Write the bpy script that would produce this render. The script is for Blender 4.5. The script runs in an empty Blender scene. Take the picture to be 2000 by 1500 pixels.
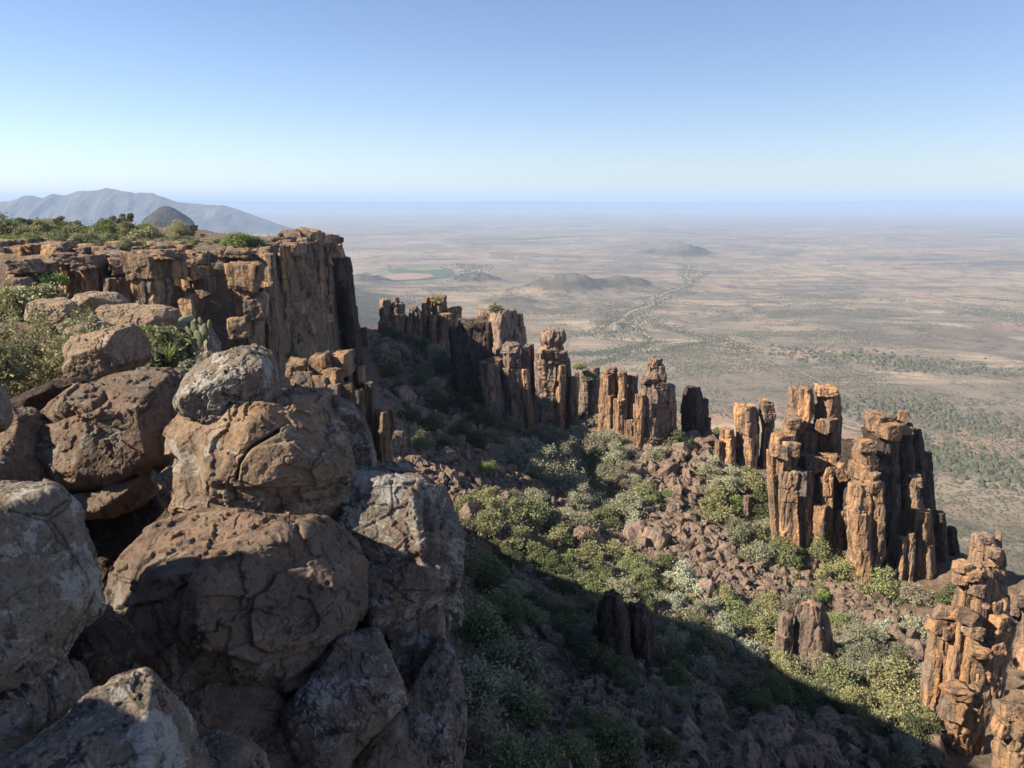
import bpy, math, random
import numpy as np
from mathutils import Vector

random.seed(7)
RNG = np.random.default_rng(11)
scene = bpy.context.scene
COL = scene.collection

# ------------------------------------------------------------------ camera
F = 1510.0                       # focal length in pixels of the 2000 px wide frame
PITCH = math.radians(13.3)
CP, SP = math.cos(PITCH), math.sin(PITCH)
cam_d = bpy.data.cameras.new('camera')
cam = bpy.data.objects.new('camera', cam_d)
COL.objects.link(cam)
cam.location = (0, 0, 0)
cam.rotation_euler = (math.radians(90) - PITCH, 0, 0)
cam_d.sensor_width = 36.0
cam_d.lens = 36.0 * F / 2000.0
cam_d.clip_start = 0.1
cam_d.clip_end = 200000.0
scene.camera = cam

# ------------------------------------------------------------------ light
SUN_EL = math.radians(34.8)
SUN_H = (-0.945, -0.327)          # horizontal direction towards the sun
world = bpy.data.worlds.new('World')
scene.world = world
world.use_nodes = True
wn = world.node_tree
bg = wn.nodes['Background']
sky = wn.nodes.new('ShaderNodeTexSky')
sky.sky_type = 'NISHITA'
sky.sun_disc = False
sky.sun_elevation = SUN_EL
sky.sun_rotation = -math.atan2(SUN_H[0], SUN_H[1])
sky.altitude = 1200
sky.air_density = 1.0
sky.dust_density = 0.8
sky.ozone_density = 1.6
tint = wn.nodes.new('ShaderNodeMix'); tint.data_type = 'RGBA'; tint.blend_type = 'MULTIPLY'
tint.inputs[0].default_value = 1.0; tint.inputs[7].default_value = (0.94, 0.945, 1.07, 1)
wn.links.new(sky.outputs[0], tint.inputs[6]); wn.links.new(tint.outputs[2], bg.inputs['Color'])
bg.inputs['Strength'].default_value = 0.053
sun_d = bpy.data.lights.new('sun', 'SUN')
sun_d.energy = 5.0
sun_d.angle = math.radians(0.53)
sun_d.color = (1.0, 0.88, 0.72)
sun = bpy.data.objects.new('sun', sun_d)
COL.objects.link(sun)
to_sun = Vector((SUN_H[0] * math.cos(SUN_EL), SUN_H[1] * math.cos(SUN_EL), math.sin(SUN_EL)))
sun.rotation_euler = (-to_sun).to_track_quat('-Z', 'Y').to_euler()
scene.view_settings.view_transform = 'Standard'
scene.view_settings.look = 'None'
scene.view_settings.exposure = 1.5
scene.view_settings.gamma = 1.0

# ------------------------------------------------------------------ numpy noise
def _h(ix, iy, iz, s):
    ix = ix.astype(np.int64); iy = iy.astype(np.int64); iz = iz.astype(np.int64)
    n = (ix * 374761393 + iy * 668265263 + iz * 2147483647 + s * 1274126177) & 0xFFFFFFFF
    n = ((n ^ (n >> 13)) * 1274126177) & 0xFFFFFFFF
    n = ((n ^ (n >> 16)) * 2246822519) & 0xFFFFFFFF
    return ((n ^ (n >> 15)) & 0xFFFFFF) / float(0xFFFFFF)

def vnoise(p, s=0):
    i = np.floor(p); f = p - i
    u = f * f * f * (f * (f * 6 - 15) + 10)
    x, y, z = i[:, 0], i[:, 1], i[:, 2]
    r = 0
    for dx in (0, 1):
        wx = u[:, 0] if dx else 1 - u[:, 0]
        for dy in (0, 1):
            wy = u[:, 1] if dy else 1 - u[:, 1]
            for dz in (0, 1):
                wz = u[:, 2] if dz else 1 - u[:, 2]
                r = r + wx * wy * wz * _h(x + dx, y + dy, z + dz, s)
    return r * 2 - 1

def fbm(p, octv=4, s=0, g=0.5):
    a, t, r = 1.0, 0.0, 0
    q = p
    for o in range(octv):
        r = r + a * vnoise(q, s + o * 17); t += a
        a *= g; q = q * 2.03 + 13.7
    return r / t

def cells(p, s=0, jit=0.85):
    """cellular noise: nearest distance, second distance, random value of the cell"""
    i = np.floor(p)
    d1 = np.full(len(p), 9.0); d2 = np.full(len(p), 9.0); idv = np.zeros(len(p))
    for dx in (-1, 0, 1):
        for dy in (-1, 0, 1):
            for dz in (-1, 0, 1):
                cx, cy, cz = i[:, 0] + dx, i[:, 1] + dy, i[:, 2] + dz
                qx = cx + .5 + jit * (_h(cx, cy, cz, s) - .5)
                qy = cy + .5 + jit * (_h(cx, cy, cz, s + 1) - .5)
                qz = cz + .5 + jit * (_h(cx, cy, cz, s + 2) - .5)
                d = np.sqrt((p[:, 0] - qx) ** 2 + (p[:, 1] - qy) ** 2 + (p[:, 2] - qz) ** 2)
                hv = _h(cx, cy, cz, s + 3)
                m = d < d1
                d2 = np.where(m, d1, np.minimum(d2, d))
                idv = np.where(m, hv, idv)
                d1 = np.where(m, d, d1)
    return d1, d2, idv

def sstep(a, b, x):
    t = np.clip((x - a) / (b - a), 0, 1)
    return t * t * (3 - 2 * t)

# ------------------------------------------------------------------ pixel <-> world (for measuring the photo)
def pt(u, v, d):
    up = (750 - v) / F * d
    return np.array([(u - 1000) / F * d, d * CP + up * SP, up * CP - d * SP])

def z_at(v, y):
    k = (750 - v) / F
    return y * (k * CP - SP) / (CP + k * SP)

def x_at(u, y, z):
    return (u - 1000) / F * (y * CP - z * SP)

def proj(p):
    fw = p[:, 1] * CP - p[:, 2] * SP
    up = p[:, 1] * SP + p[:, 2] * CP
    fw = np.maximum(fw, 1e-3)
    return 1000 + F * p[:, 0] / fw, 750 - F * up / fw, fw

CX = np.array([1.0, 0, 0]); CU = np.array([0, SP, CP]); CF = np.array([0, CP, -SP])

# ------------------------------------------------------------------ mesh helpers
def mesh_np(name, v, q, mat=None, smooth=True):
    v = np.asarray(v, dtype=np.float32); q = np.asarray(q, dtype=np.int32)
    me = bpy.data.meshes.new(name)
    k = q.shape[1]
    me.vertices.add(len(v)); me.vertices.foreach_set('co', v.ravel())
    me.loops.add(q.size); me.loops.foreach_set('vertex_index', q.ravel())
    me.polygons.add(len(q))
    me.polygons.foreach_set('loop_start', np.arange(0, q.size, k, dtype=np.int32))
    me.polygons.foreach_set('use_smooth', np.full(len(q), smooth, dtype=bool))
    me.update(calc_edges=True)
    if mat:
        me.materials.append(mat)
    return me

def link(name, me, loc=(0, 0, 0), parent=None):
    o = bpy.data.objects.new(name, me)
    COL.objects.link(o)
    o.location = loc
    if parent:
        o.parent = parent
    return o

def tag(o, label=None, cat=None, group=None, kind=None):
    if label: o['label'] = label
    if cat: o['category'] = cat
    if group: o['group'] = group
    if kind: o['kind'] = kind
    return o

_cs = {}
def cubesphere(n):
    if n in _cs: return _cs[n]
    key, V, Q = {}, [], []
    t = np.tan(np.linspace(-math.pi / 4, math.pi / 4, n + 1))
    for ax in range(3):
        for sg in (-1, 1):
            idx = np.zeros((n + 1, n + 1), int)
            for i in range(n + 1):
                for j in range(n + 1):
                    p = [0, 0, 0]
                    p[ax] = sg; p[(ax + 1) % 3] = t[i]; p[(ax + 2) % 3] = t[j]
                    kk = (round(p[0], 5), round(p[1], 5), round(p[2], 5))
                    if kk not in key:
                        key[kk] = len(V); V.append(p)
                    idx[i, j] = key[kk]
            a, b, c, d = idx[:-1, :-1], idx[1:, :-1], idx[1:, 1:], idx[:-1, 1:]
            f = np.stack([a, b, c, d], -1).reshape(-1, 4)
            Q.append(f if sg > 0 else f[:, ::-1])
    V = np.array(V, float); V /= np.linalg.norm(V, axis=1)[:, None]
    _cs[n] = (V, np.concatenate(Q))
    return _cs[n]

def vnormals(v, q):
    n = np.zeros_like(v)
    fn = np.cross(v[q[:, 2]] - v[q[:, 0]], v[q[:, 3]] - v[q[:, 1]])
    for k in range(4):
        np.add.at(n, q[:, k], fn)
    return n / np.maximum(np.linalg.norm(n, axis=1), 1e-12)[:, None]

# ------------------------------------------------------------------ node materials
ALB = 0.86          # one reflectance scale for every surface
class NT:
    def __init__(self, name):
        self.m = bpy.data.materials.new(name); self.m.use_nodes = True
        self.t = self.m.node_tree; self.n = self.t.nodes; self.l = self.t.links
        self.b = self.n['Principled BSDF']
        self.b.inputs['Roughness'].default_value = 0.9
        self.b.inputs['Specular IOR Level'].default_value = 0.15
    def set(self, node, key, val):
        if hasattr(val, 'links') or isinstance(val, bpy.types.NodeSocket):
            self.l.new(val, node.inputs[key])
        else:
            node.inputs[key].default_value = val
    def coord(self, kind='Object'):
        return self.n.new('ShaderNodeTexCoord').outputs[kind]
    def pos(self):
        return self.n.new('ShaderNodeNewGeometry').outputs['Position']
    def mapping(self, vec, scale=(1, 1, 1), loc=(0, 0, 0)):
        k = self.n.new('ShaderNodeMapping'); self.set(k, 'Vector', vec)
        k.inputs['Scale'].default_value = scale; k.inputs['Location'].default_value = loc
        return k.outputs[0]
    def noise(self, vec, scale, detail=5, rough=0.6, dist=0.0):
        k = self.n.new('ShaderNodeTexNoise'); self.set(k, 'Vector', vec)
        k.inputs['Scale'].default_value = scale; k.inputs['Detail'].default_value = detail
        k.inputs['Roughness'].default_value = rough; k.inputs['Distortion'].default_value = dist
        return k.outputs['Fac']
    def voro(self, vec, scale, feature='F1', out='Distance', rnd=1.0):
        k = self.n.new('ShaderNodeTexVoronoi'); k.feature = feature; self.set(k, 'Vector', vec)
        k.inputs['Scale'].default_value = scale; k.inputs['Randomness'].default_value = rnd
        return k.outputs[out]
    def ramp(self, fac, stops, interp='LINEAR'):
        k = self.n.new('ShaderNodeValToRGB'); k.color_ramp.interpolation = interp
        e = k.color_ramp.elements
        while len(e) < len(stops): e.new(0.5)
        for i, (p, c) in enumerate(stops):
            e[i].position = p
            e[i].color = (c, c, c, 1) if isinstance(c, (int, float)) else (*c, 1)
        self.l.new(fac, k.inputs[0]); return k.outputs[0]
    def mix(self, fac, a, b, mode='MIX'):
        k = self.n.new('ShaderNodeMix'); k.data_type = 'RGBA'; k.blend_type = mode
        for key, val in ((0, fac), (6, a), (7, b)):
            if isinstance(val, bpy.types.NodeSocket): self.l.new(val, k.inputs[key])
            elif key == 0: k.inputs[0].default_value = val
            else: k.inputs[key].default_value = (*val, 1)
        return k.outputs[2]
    def math(self, op, a, b=0.0):
        k = self.n.new('ShaderNodeMath'); k.operation = op
        for i, val in enumerate((a, b)):
            if isinstance(val, bpy.types.NodeSocket): self.l.new(val, k.inputs[i])
            else: k.inputs[i].default_value = val
        return k.outputs[0]
    def sep(self, vec):
        k = self.n.new('ShaderNodeSeparateXYZ'); self.l.new(vec, k.inputs[0]); return k.outputs
    def bump(self, h, strength=0.5, dist=0.05, nrm=None):
        k = self.n.new('ShaderNodeBump'); k.inputs['Strength'].default_value = strength
        k.inputs['Distance'].default_value = dist; self.l.new(h, k.inputs['Height'])
        if nrm is not None: self.l.new(nrm, k.inputs['Normal'])
        return k.outputs[0]
    def out(self, col, nrm=None, rough=None):
        if isinstance(col, bpy.types.NodeSocket):
            col = self.mix(1.0, col, (ALB, ALB, ALB), 'MULTIPLY')
            self.l.new(col, self.b.inputs['Base Color'])
        else: self.b.inputs['Base Color'].default_value = (*col, 1)
        if nrm is not None: self.l.new(nrm, self.b.inputs['Normal'])
        if rough is not None: self.b.inputs['Roughness'].default_value = rough
        return self.m

def mat_boulder(name, base, warm, lich, lich_amt, off, orange_amt=0.5):
    """close-up weathered dolerite: brown skin, grey bloom, pale lichen crusts, dark spots"""
    k = NT(name); v = k.mapping(k.coord(), loc=off)
    dk = tuple(x * 0.38 for x in base)
    n1 = k.noise(v, 0.9, 6, 0.62, 0.4)
    c = k.mix(k.ramp(n1, [(0.38, 0.0), (0.62, orange_amt)]), base, warm)
    n0 = k.noise(k.mapping(v, loc=(11, 5, 3)), 1.8, 8, 0.7, 0.5)
    c = k.mix(k.ramp(n0, [(0.38, 0.5), (0.52, 0.0)]), c, dk)
    n5 = k.noise(v, 3.5, 6, 0.66)
    c = k.mix(k.ramp(n5, [(0.58, 0.0), (0.68, 0.6 * orange_amt)]), c, (0.27, 0.125, 0.055))
    # grain: pale and dark flecks a few centimetres across
    n7 = k.noise(v, 17, 6, 0.78)
    c = k.mix(k.ramp(n7, [(0.52, 0.0), (0.60, 0.55)]), c, tuple(0.6 * x + 0.4 * y for x, y in zip(lich, base)))
    n2 = k.noise(k.mapping(v, loc=(7, 1, 4)), 22, 6, 0.78)
    c = k.mix(k.ramp(n2, [(0.38, 0.75), (0.46, 0.0)]), c, dk)
    # lichen crusts with crisp ragged edges
    for sc, lo, am in ((2.4, 0.575, 0.9), (5.5, 0.60, 0.85)):
        n3 = k.noise(k.mapping(v, loc=(sc, 2 * sc, 1)), sc, 10, 0.72, 0.5)
        t = lo - 0.075 * lich_amt + 0.04
        f3 = k.ramp(n3, [(t, 0.0), (t + 0.025, am)])
        n4 = k.noise(v, 30, 5, 0.75)
        f3 = k.math('MULTIPLY', f3, k.ramp(n4, [(0.34, 0.2), (0.52, 1.0)]))
        c = k.mix(f3, c, lich)
    n6 = k.noise(k.mapping(v, loc=(3, 13, 1)), 4.0, 9, 0.72, 0.4)
    c = k.mix(k.ramp(n6, [(0.575, 0.0), (0.61, 0.8 * lich_amt)]), c, (0.040, 0.040, 0.038))
    # hairline cracks
    ed = k.voro(k.mapping(v, (1, 1, 1.3)), 0.9, 'DISTANCE_TO_EDGE')
    wv = k.noise(v, 3, 4, 0.6)
    ck = k.math('ADD', ed, k.math('MULTIPLY', k.math('SUBTRACT', wv, 0.5), 0.16))
    ck = k.ramp(k.math('ABSOLUTE', ck), [(0.0, 0.0), (0.012, 1.0)])
    c = k.mix(k.math('MULTIPLY', k.math('SUBTRACT', 1.0, ck), 0.7), c, (0.02, 0.016, 0.014))
    h1 = k.noise(v, 9, 10, 0.78)
    h2 = k.noise(v, 45, 5, 0.8)
    nb = k.bump(ck, 0.5, 0.03)
    nb = k.bump(h1, 1.0, 0.085, nb)
    nb = k.bump(h2, 1.0, 0.022, nb)
    return k.out(c, nb, 0.92)

def mat_cliff(name, grey, brown, orange, o_lo, o_hi, sc=1.0):
    """jointed dolerite at a distance: vertical iron streaks, dark varnish, grey weathered skin"""
    k = NT(name); v = k.coord()
    oi = k.n.new('ShaderNodeObjectInfo')
    add = k.n.new('ShaderNodeVectorMath'); add.operation = 'ADD'; k.l.new(v, add.inputs[0])
    comb = k.n.new('ShaderNodeCombineXYZ')
    r = k.math('MULTIPLY', oi.outputs['Random'], 60.0)
    for i in range(3): k.l.new(r, comb.inputs[i])
    k.l.new(comb.outputs[0], add.inputs[1]); v = add.outputs[0]
    st = k.mapping(v, (1.0, 1.0, 0.16))
    n1 = k.noise(v, 0.35 * sc, 5, 0.6, 0.3)
    c = k.mix(k.ramp(n1, [(0.36, 0.0), (0.60, 1.0)]), grey, brown)
    n2 = k.noise(st, 0.9 * sc, 6, 0.62, 0.4)
    c = k.mix(k.ramp(n2, [(o_lo, 0.0), (o_hi, 0.95)]), c, orange)
    n3 = k.noise(st, 2.6 * sc, 6, 0.65)
    c = k.mix(k.ramp(n3, [(0.36, 0.85), (0.52, 0.0)]), c, (0.050, 0.042, 0.038))
    n4 = k.noise(v, 3.5 * sc, 6, 0.7)
    c = k.mix(k.ramp(n4, [(0.56, 0.0), (0.70, 0.5)]), c, (0.30, 0.27, 0.235))
    tone = k.ramp(oi.outputs['Random'], [(0, 0.80), (1, 1.12)])
    c = k.mix(1.0, c, tone, 'MULTIPLY')
    h1 = k.noise(v, 2.4 * sc, 7, 0.7)
    h2 = k.noise(st, 5.0 * sc, 5, 0.7)
    h3 = k.voro(k.mapping(v, (1, 1, 0.3)), 1.7 * sc, 'F1')
    nb = k.bump(h3, 0.55, 0.35 / sc)
    nb = k.bump(h1, 1.0, 0.40 / sc, nb)
    nb = k.bump(h2, 0.8, 0.18 / sc, nb)
    return k.out(c, nb, 0.92)

def mat_leaf(name, c1, c2, c3=None):
    k = NT(name)
    g = k.n.new('ShaderNodeNewGeometry')
    oi = k.n.new('ShaderNodeObjectInfo')
    mid = [sum(q) / len(q) for q in zip(c1, c2, c3 or c2)]
    c1, c2, c3 = [tuple(m + (x - m) * 0.6 for x, m in zip(q, mid)) for q in (c1, c2, c3 or c2)]
    stops = [(0.0, c1), (0.75, c2), (1.0, c3)]
    c = k.ramp(g.outputs['Random Per Island'], stops)
    c = k.mix(1.0, c, k.ramp(oi.outputs['Random'], [(0, 0.72), (1, 1.25)]), 'MULTIPLY')
    c = k.mix(1.0, c, (ALB, ALB, ALB), 'MULTIPLY'); k.l.new(c, k.b.inputs['Base Color']); k.b.inputs['Roughness'].default_value = 0.65
    k.b.inputs['Specular IOR Level'].default_value = 0.25
    tr = k.n.new('ShaderNodeBsdfTranslucent'); k.l.new(c, tr.inputs['Color'])
    mx = k.n.new('ShaderNodeMixShader'); mx.inputs[0].default_value = 0.25
    k.l.new(k.b.outputs[0], mx.inputs[1]); k.l.new(tr.outputs[0], mx.inputs[2])
    k.l.new(mx.outputs[0], k.n['Material Output'].inputs['Surface'])
    return k.m

def mat_plain(name, c1, c2, sc=20):
    k = NT(name); v = k.coord()
    n = k.noise(v, sc, 5, 0.65)
    return k.out(k.ramp(n, [(0.3, c1), (0.7, c2)]), k.bump(n, 0.5, 0.02))

BROWN = mat_boulder('brown_dolerite', (0.245, 0.188, 0.145), (0.35, 0.22, 0.14), (0.32, 0.30, 0.265), 0.55, (3, 1, 7), 0.65)
TAN = mat_boulder('tan_dolerite', (0.33, 0.245, 0.172), (0.46, 0.30, 0.175), (0.46, 0.43, 0.38), 0.5, (9, 4, 2), 0.75)
GREYB = mat_boulder('grey_lichened_dolerite', (0.22, 0.185, 0.152), (0.29, 0.19, 0.12), (0.44, 0.425, 0.39), 1.0, (5, 8, 1), 0.7)
GREYL = mat_boulder('pale_lichened_dolerite', (0.30, 0.258, 0.205), (0.36, 0.265, 0.17), (0.54, 0.515, 0.47), 1.1, (1, 2, 9), 0.5)
DARKB = mat_boulder('dark_shaded_dolerite', (0.080, 0.060, 0.048), (0.13, 0.080, 0.048), (0.20, 0.19, 0.17), 0.4, (6, 6, 3), 0.5)  # dark copy puts deep shade into the colour of rocks in gaps
CLIFF = mat_cliff('cliff_dolerite', (0.235, 0.195, 0.16), (0.32, 0.215, 0.14), (0.54, 0.32, 0.165), 0.48, 0.62)
TOWER_O = mat_cliff('orange_tower_dolerite', (0.276, 0.208, 0.159), (0.343, 0.221, 0.140), (0.584, 0.331, 0.167), 0.46, 0.60)
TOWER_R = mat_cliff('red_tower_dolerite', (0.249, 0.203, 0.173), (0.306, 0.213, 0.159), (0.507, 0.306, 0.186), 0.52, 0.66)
TOWER_D = mat_cliff('dark_shaded_tower_dolerite', (0.095, 0.078, 0.068), (0.125, 0.082, 0.06), (0.20, 0.11, 0.06), 0.60, 0.75)  # dark rock; also puts the shade of flanks and clefts into the colour
RUBBLE = mat_cliff('rubble_dolerite', (0.265, 0.205, 0.165), (0.29, 0.205, 0.15), (0.39, 0.265, 0.18), 0.52, 0.70, 1.6)

LEAF = {
 'grey':   mat_leaf('grey_green_leaf', (0.169, 0.180, 0.109), (0.317, 0.323, 0.208), (0.457, 0.433, 0.325)),
 'green':  mat_leaf('mid_green_leaf', (0.109, 0.138, 0.053), (0.222, 0.252, 0.108), (0.335, 0.335, 0.190)),
 'bright': mat_leaf('bright_green_leaf', (0.095, 0.143, 0.037), (0.203, 0.269, 0.076), (0.308, 0.344, 0.128)),
 'olive':  mat_leaf('olive_leaf', (0.153, 0.162, 0.066), (0.287, 0.283, 0.130), (0.388, 0.364, 0.220)),
 'yellow': mat_leaf('yellow_green_leaf', (0.158, 0.169, 0.071), (0.299, 0.298, 0.147), (0.370, 0.347, 0.222)),
 'silver': mat_leaf('silver_leaf', (0.204, 0.227, 0.149), (0.393, 0.423, 0.304), (0.569, 0.569, 0.448)),
 'dark':   mat_leaf('dark_green_leaf', (0.065, 0.082, 0.034), (0.134, 0.157, 0.073), (0.215, 0.221, 0.124)),
 'dry':    mat_leaf('dry_twig_leaf', (0.199, 0.170, 0.115), (0.347, 0.299, 0.215), (0.456, 0.408, 0.311)),
}
BARK = mat_plain('grey_brown_bark', (0.09, 0.07, 0.05), (0.22, 0.18, 0.14))
# ------------------------------------------------------------------ ground: one sheet from the rock edge to the horizon
RIM = np.array([(6, -30), (1.7, -3), (0.1, 1.2), (-1.2, 5), (-2.2, 9.5), (-4.6, 11), (-6.0, 14), (-7.4, 18), (-9.2, 22), (-10.8, 25.5),
                (-13, 29.5), (-17, 37), (-21, 46), (-26.5, 56), (-27, 61), (-22.5, 64), (-20.6, 67), (-20.2, 73), (-21.4, 85), (-22.4, 98), (-23.4, 106), (-27, 113),
                (-38, 121), (-80, 132), (-195, 120), (-240, 40), (-120, -60), (-20, -80)], float)

def poly_sd(x, y, P, closed=True):
    """distance to a polyline; negative inside when it is closed"""
    d = np.full(x.shape, 1e9); ins = np.zeros(x.shape, bool)
    n = len(P)
    for i in range(n if closed else n - 1):
        a, b = P[i], P[(i + 1) % n]
        ex, ey = b - a
        t = np.clip(((x - a[0]) * ex + (y - a[1]) * ey) / (ex * ex + ey * ey), 0, 1)
        d = np.minimum(d, np.hypot(x - a[0] - t * ex, y - a[1] - t * ey))
        if closed:
            c = ((a[1] > y) != (b[1] > y))
            xi = a[0] + (y - a[1]) / np.where(ey == 0, 1e-9, ey) * ex
            ins ^= c & (x < xi)
    return np.where(ins, -d, d) if closed else d

FLOOR_PX = [(735, 715, 104), (770, 655, 126), (820, 660, 124), (870, 690, 116), (800, 800, 95), (940, 800, 98), (870, 930, 64), (1000, 840, 90),
            (1100, 845, 91), (1200, 850, 89), (1285, 885, 81), (1355, 852, 87), (1450, 905, 80), (1390, 930, 77), (1570, 1060, 69),
            (1700, 1120, 65), (1830, 1150, 63), (1920, 1105, 63), (1000, 1000, 67), (1200, 1000, 71), (1350, 1050, 67), (1100, 930, 76),
            (900, 1150, 50), (1200, 1150, 55), (1450, 1150, 60), (1000, 1300, 43), (1250, 1300, 46), (1450, 1300, 48), (1580, 1280, 51),
            (1750, 1230, 56), (1900, 1410, 45), (1700, 1400, 45), (960, 1450, 33), (1200, 1480, 35), (1500, 1480, 37), (1800, 1480, 40), (2000, 1480, 41)]
FP = np.array([pt(*p) for p in FLOOR_PX] + [(3, 3, -21), (22, -2, -25), (44, 14, -27), (-14, 66, -19.5), (-15.5, 84, -19), (0.5, 20, -19.5), (2, 11, -21),
                                            (-8, 38, -20), (-16, 56, -20), (-17, 102, -19), (-32, 126, -20)], float)
def _tps(r2): return 0.5 * r2 * np.log(r2 + 1e-9)
_A = FP[:, :2]
_K = _tps(((_A[:, None] - _A[None]) ** 2).sum(-1)) + 60.0 * np.eye(len(_A))
_P = np.c_[np.ones(len(_A)), _A]
_M = np.block([[_K, _P], [_P.T, np.zeros((3, 3))]])
_W = np.linalg.solve(_M, np.r_[FP[:, 2], 0, 0, 0])
def floor_z(x, y):
    z = _W[-3] + _W[-2] * x + _W[-1] * y
    for i in range(len(_A)):
        z = z + _W[i] * _tps((x - _A[i, 0]) ** 2 + (y - _A[i, 1]) ** 2)
    return np.clip(z, -31, -15)

RIDGE = np.array([(-60, 150)] + [tuple(pt(*p)[:2]) for p in [(765, 650, 131), (880, 680, 123), (990, 740, 108), (1090, 830, 95), (1200, 845, 93),
                 (1290, 850, 88), (1360, 850, 89), (1460, 900, 83), (1580, 1050, 73), (1780, 1120, 69), (1930, 1100, 64)]] + [(44, 46), (50, 30), (60, -10)], float)

HILLS = []   # low hills on the plain: u, v of the foot, half width px, height px
for u, v, w, h in [(1322, 499, 58, 20), (1105, 566, 70, 24), (1215, 560, 66, 15), (712, 552, 38, 14), (930, 552, 50, 15), (1010, 598, 60, 10),
                   (1180, 640, 40, 9), (1455, 606, 22, 9), (1000, 500, 90, 4)]:
    k = (750 - v) / F; s = (k * CP - SP) / (CP + k * SP)
    y = -250 / s; fw = y * CP + 250 * SP
    HILLS.append(((u - 1000) / F * fw, y, w / F * fw, h / F * fw))

def ground_z(x, y, detail=True):
    sh = x.shape; x = x.ravel(); y = y.ravel()
    r = np.hypot(x, y); az = np.degrees(np.arctan2(x, y))
    reg = np.interp(r, [0, 100, 200, 350, 600, 1000, 1700, 60000], [-72, -88, -128, -178, -226, -246, -250, -250])
    spur = 215 * np.exp(-((az + 21) / 9.5) ** 2) * np.interp(r, [100, 200, 350, 600, 1100, 2600], [0, 0.10, 0.38, 0.66, 0.62, 0.0])
    spur += 90 * sstep(-22, -60, az) * np.interp(r, [150, 400, 900, 2600], [0, 0.8, 0.7, 0])
    back = sstep(75, 130, np.abs(az)) * np.interp(r, [80, 200, 1500, 9000], [20, 60, 90, 0])
    reg = reg + spur + back
    far = sstep(200, 900, r)
    p2 = np.c_[x, y, 0 * x]
    reg = reg + far * (5 * fbm(p2 / 700.0, 3, 5) * sstep(30000, 3000, r) + 2.2 * fbm(p2 / 120.0, 3, 9) * sstep(4000, 1500, r)) + (1 - far) * 3.0 * fbm(p2 / 40.0, 3, 3)
    for hx, hy, hw, hh in HILLS:
        q = ((x - hx) / hw) ** 2 + ((y - hy) / (hw * 1.3)) ** 2
        s_ = q < 9
        if s_.any():
            w_ = fbm(p2[s_] / hw * 1.4, 4, 61) * .45
            reg[s_] = reg[s_] + hh * 1.15 * np.exp(-np.maximum(q[s_] * (1 + w_), 0) ** 1.4) * (1 + .35 * fbm(p2[s_] / hw * 3.5, 4, 62))
    near = r < 260
    z = reg.copy()
    xn, yn = x[near], y[near]
    fz = floor_z(xn, yn)
    pn = np.c_[xn, yn, 0 * xn]
    if detail:
        fz = fz + 0.55 * fbm(pn / 5.0, 4, 21) + 0.15 * fbm(pn / 0.9, 3, 22)
    d = poly_sd(xn, yn, RIDGE, False)
    # side of the ridge line: the ridge as a function of angle round the camera
    ra = np.degrees(np.arctan2(RIDGE[:, 0], RIDGE[:, 1])); rr = np.hypot(RIDGE[:, 0], RIDGE[:, 1])
    lim = np.interp(np.degrees(np.arctan2(xn, yn)), ra, rr, left=rr[0], right=60)
    beyond = np.hypot(xn, yn) > lim
    s = np.where(beyond, d, 0)
    loc = fz - 1.15 * np.maximum(s - 1.0, 0)
    loc = np.where(np.abs(np.arctan2(xn, yn)) > math.radians(95), -60, loc)
    loc = np.maximum(loc, reg[near])
    sd = poly_sd(xn, yn, RIM)
    wob = 0.5 * fbm(np.c_[xn, yn, 0 * xn] / 2.2, 3, 31)
    zp = -3.5 + 0.6 * sstep(14, 6, yn) - 1.5 * sstep(23, 30, yn) + 0.9 * sstep(58, 64, yn) + 0.5 * sstep(-28, -60, xn) * sstep(62, 84, yn) - 2.2 * sstep(92, 116, yn) * sstep(-60, -24, xn)
    zp = zp - 4.6 * sstep(34, 44, yn) * sstep(63.0, 61.0, yn) * sstep(-60, -50, xn)
    zp = zp - 8.0 * sstep(130, 190, np.hypot(xn, yn)) * sstep(0, 40, yn)
    zp = zp - 6.5 * sstep(10.6, 9.6, yn) * sstep(0.3, 1.6, yn) - 1.2 * sstep(0.5, -1.0, yn) * 0
    zp = zp + 0.25 * fbm(pn / 3.0, 4, 41)
    t = sstep(0.9, -0.5, sd + wob)
    z[near] = loc + (np.maximum(zp, loc) - loc) * t
    # feather local rock ground into the flank
    w = sstep(260, 215, r)
    z = reg + (z - reg) * w
    return z.reshape(sh)

AZ = np.radians(np.r_[np.arange(-180, -44, 4.0), np.arange(-44, 44.01, 0.16), np.arange(47, 180, 4.0)])
NR = 1000
RR = np.r_[np.geomspace(0.8, 60000, NR)]
GX = RR[:, None] * np.sin(AZ)[None]; GY = RR[:, None] * np.cos(AZ)[None]
GZ = ground_z(GX, GY)

def gz(x, y):
    """height of the finished ground sheet at a place"""
    x = np.atleast_1d(np.asarray(x, float)); y = np.atleast_1d(np.asarray(y, float))
    a = np.arctan2(x, y); r = np.hypot(x, y)
    ia = np.clip(np.searchsorted(AZ, a) - 1, 0, len(AZ) - 2)
    ta = np.clip((a - AZ[ia]) / (AZ[ia + 1] - AZ[ia]), 0, 1)
    lr = np.clip(np.log(r / RR[0]) / math.log(RR[-1] / RR[0]) * (NR - 1), 0, NR - 1.001)
    ir = lr.astype(int); tr = lr - ir
    g = lambda i, j: GZ[i, j]
    return ((g(ir, ia) * (1 - ta) + g(ir, ia + 1) * ta) * (1 - tr) + (g(ir + 1, ia) * (1 - ta) + g(ir + 1, ia + 1) * ta) * tr)

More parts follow.
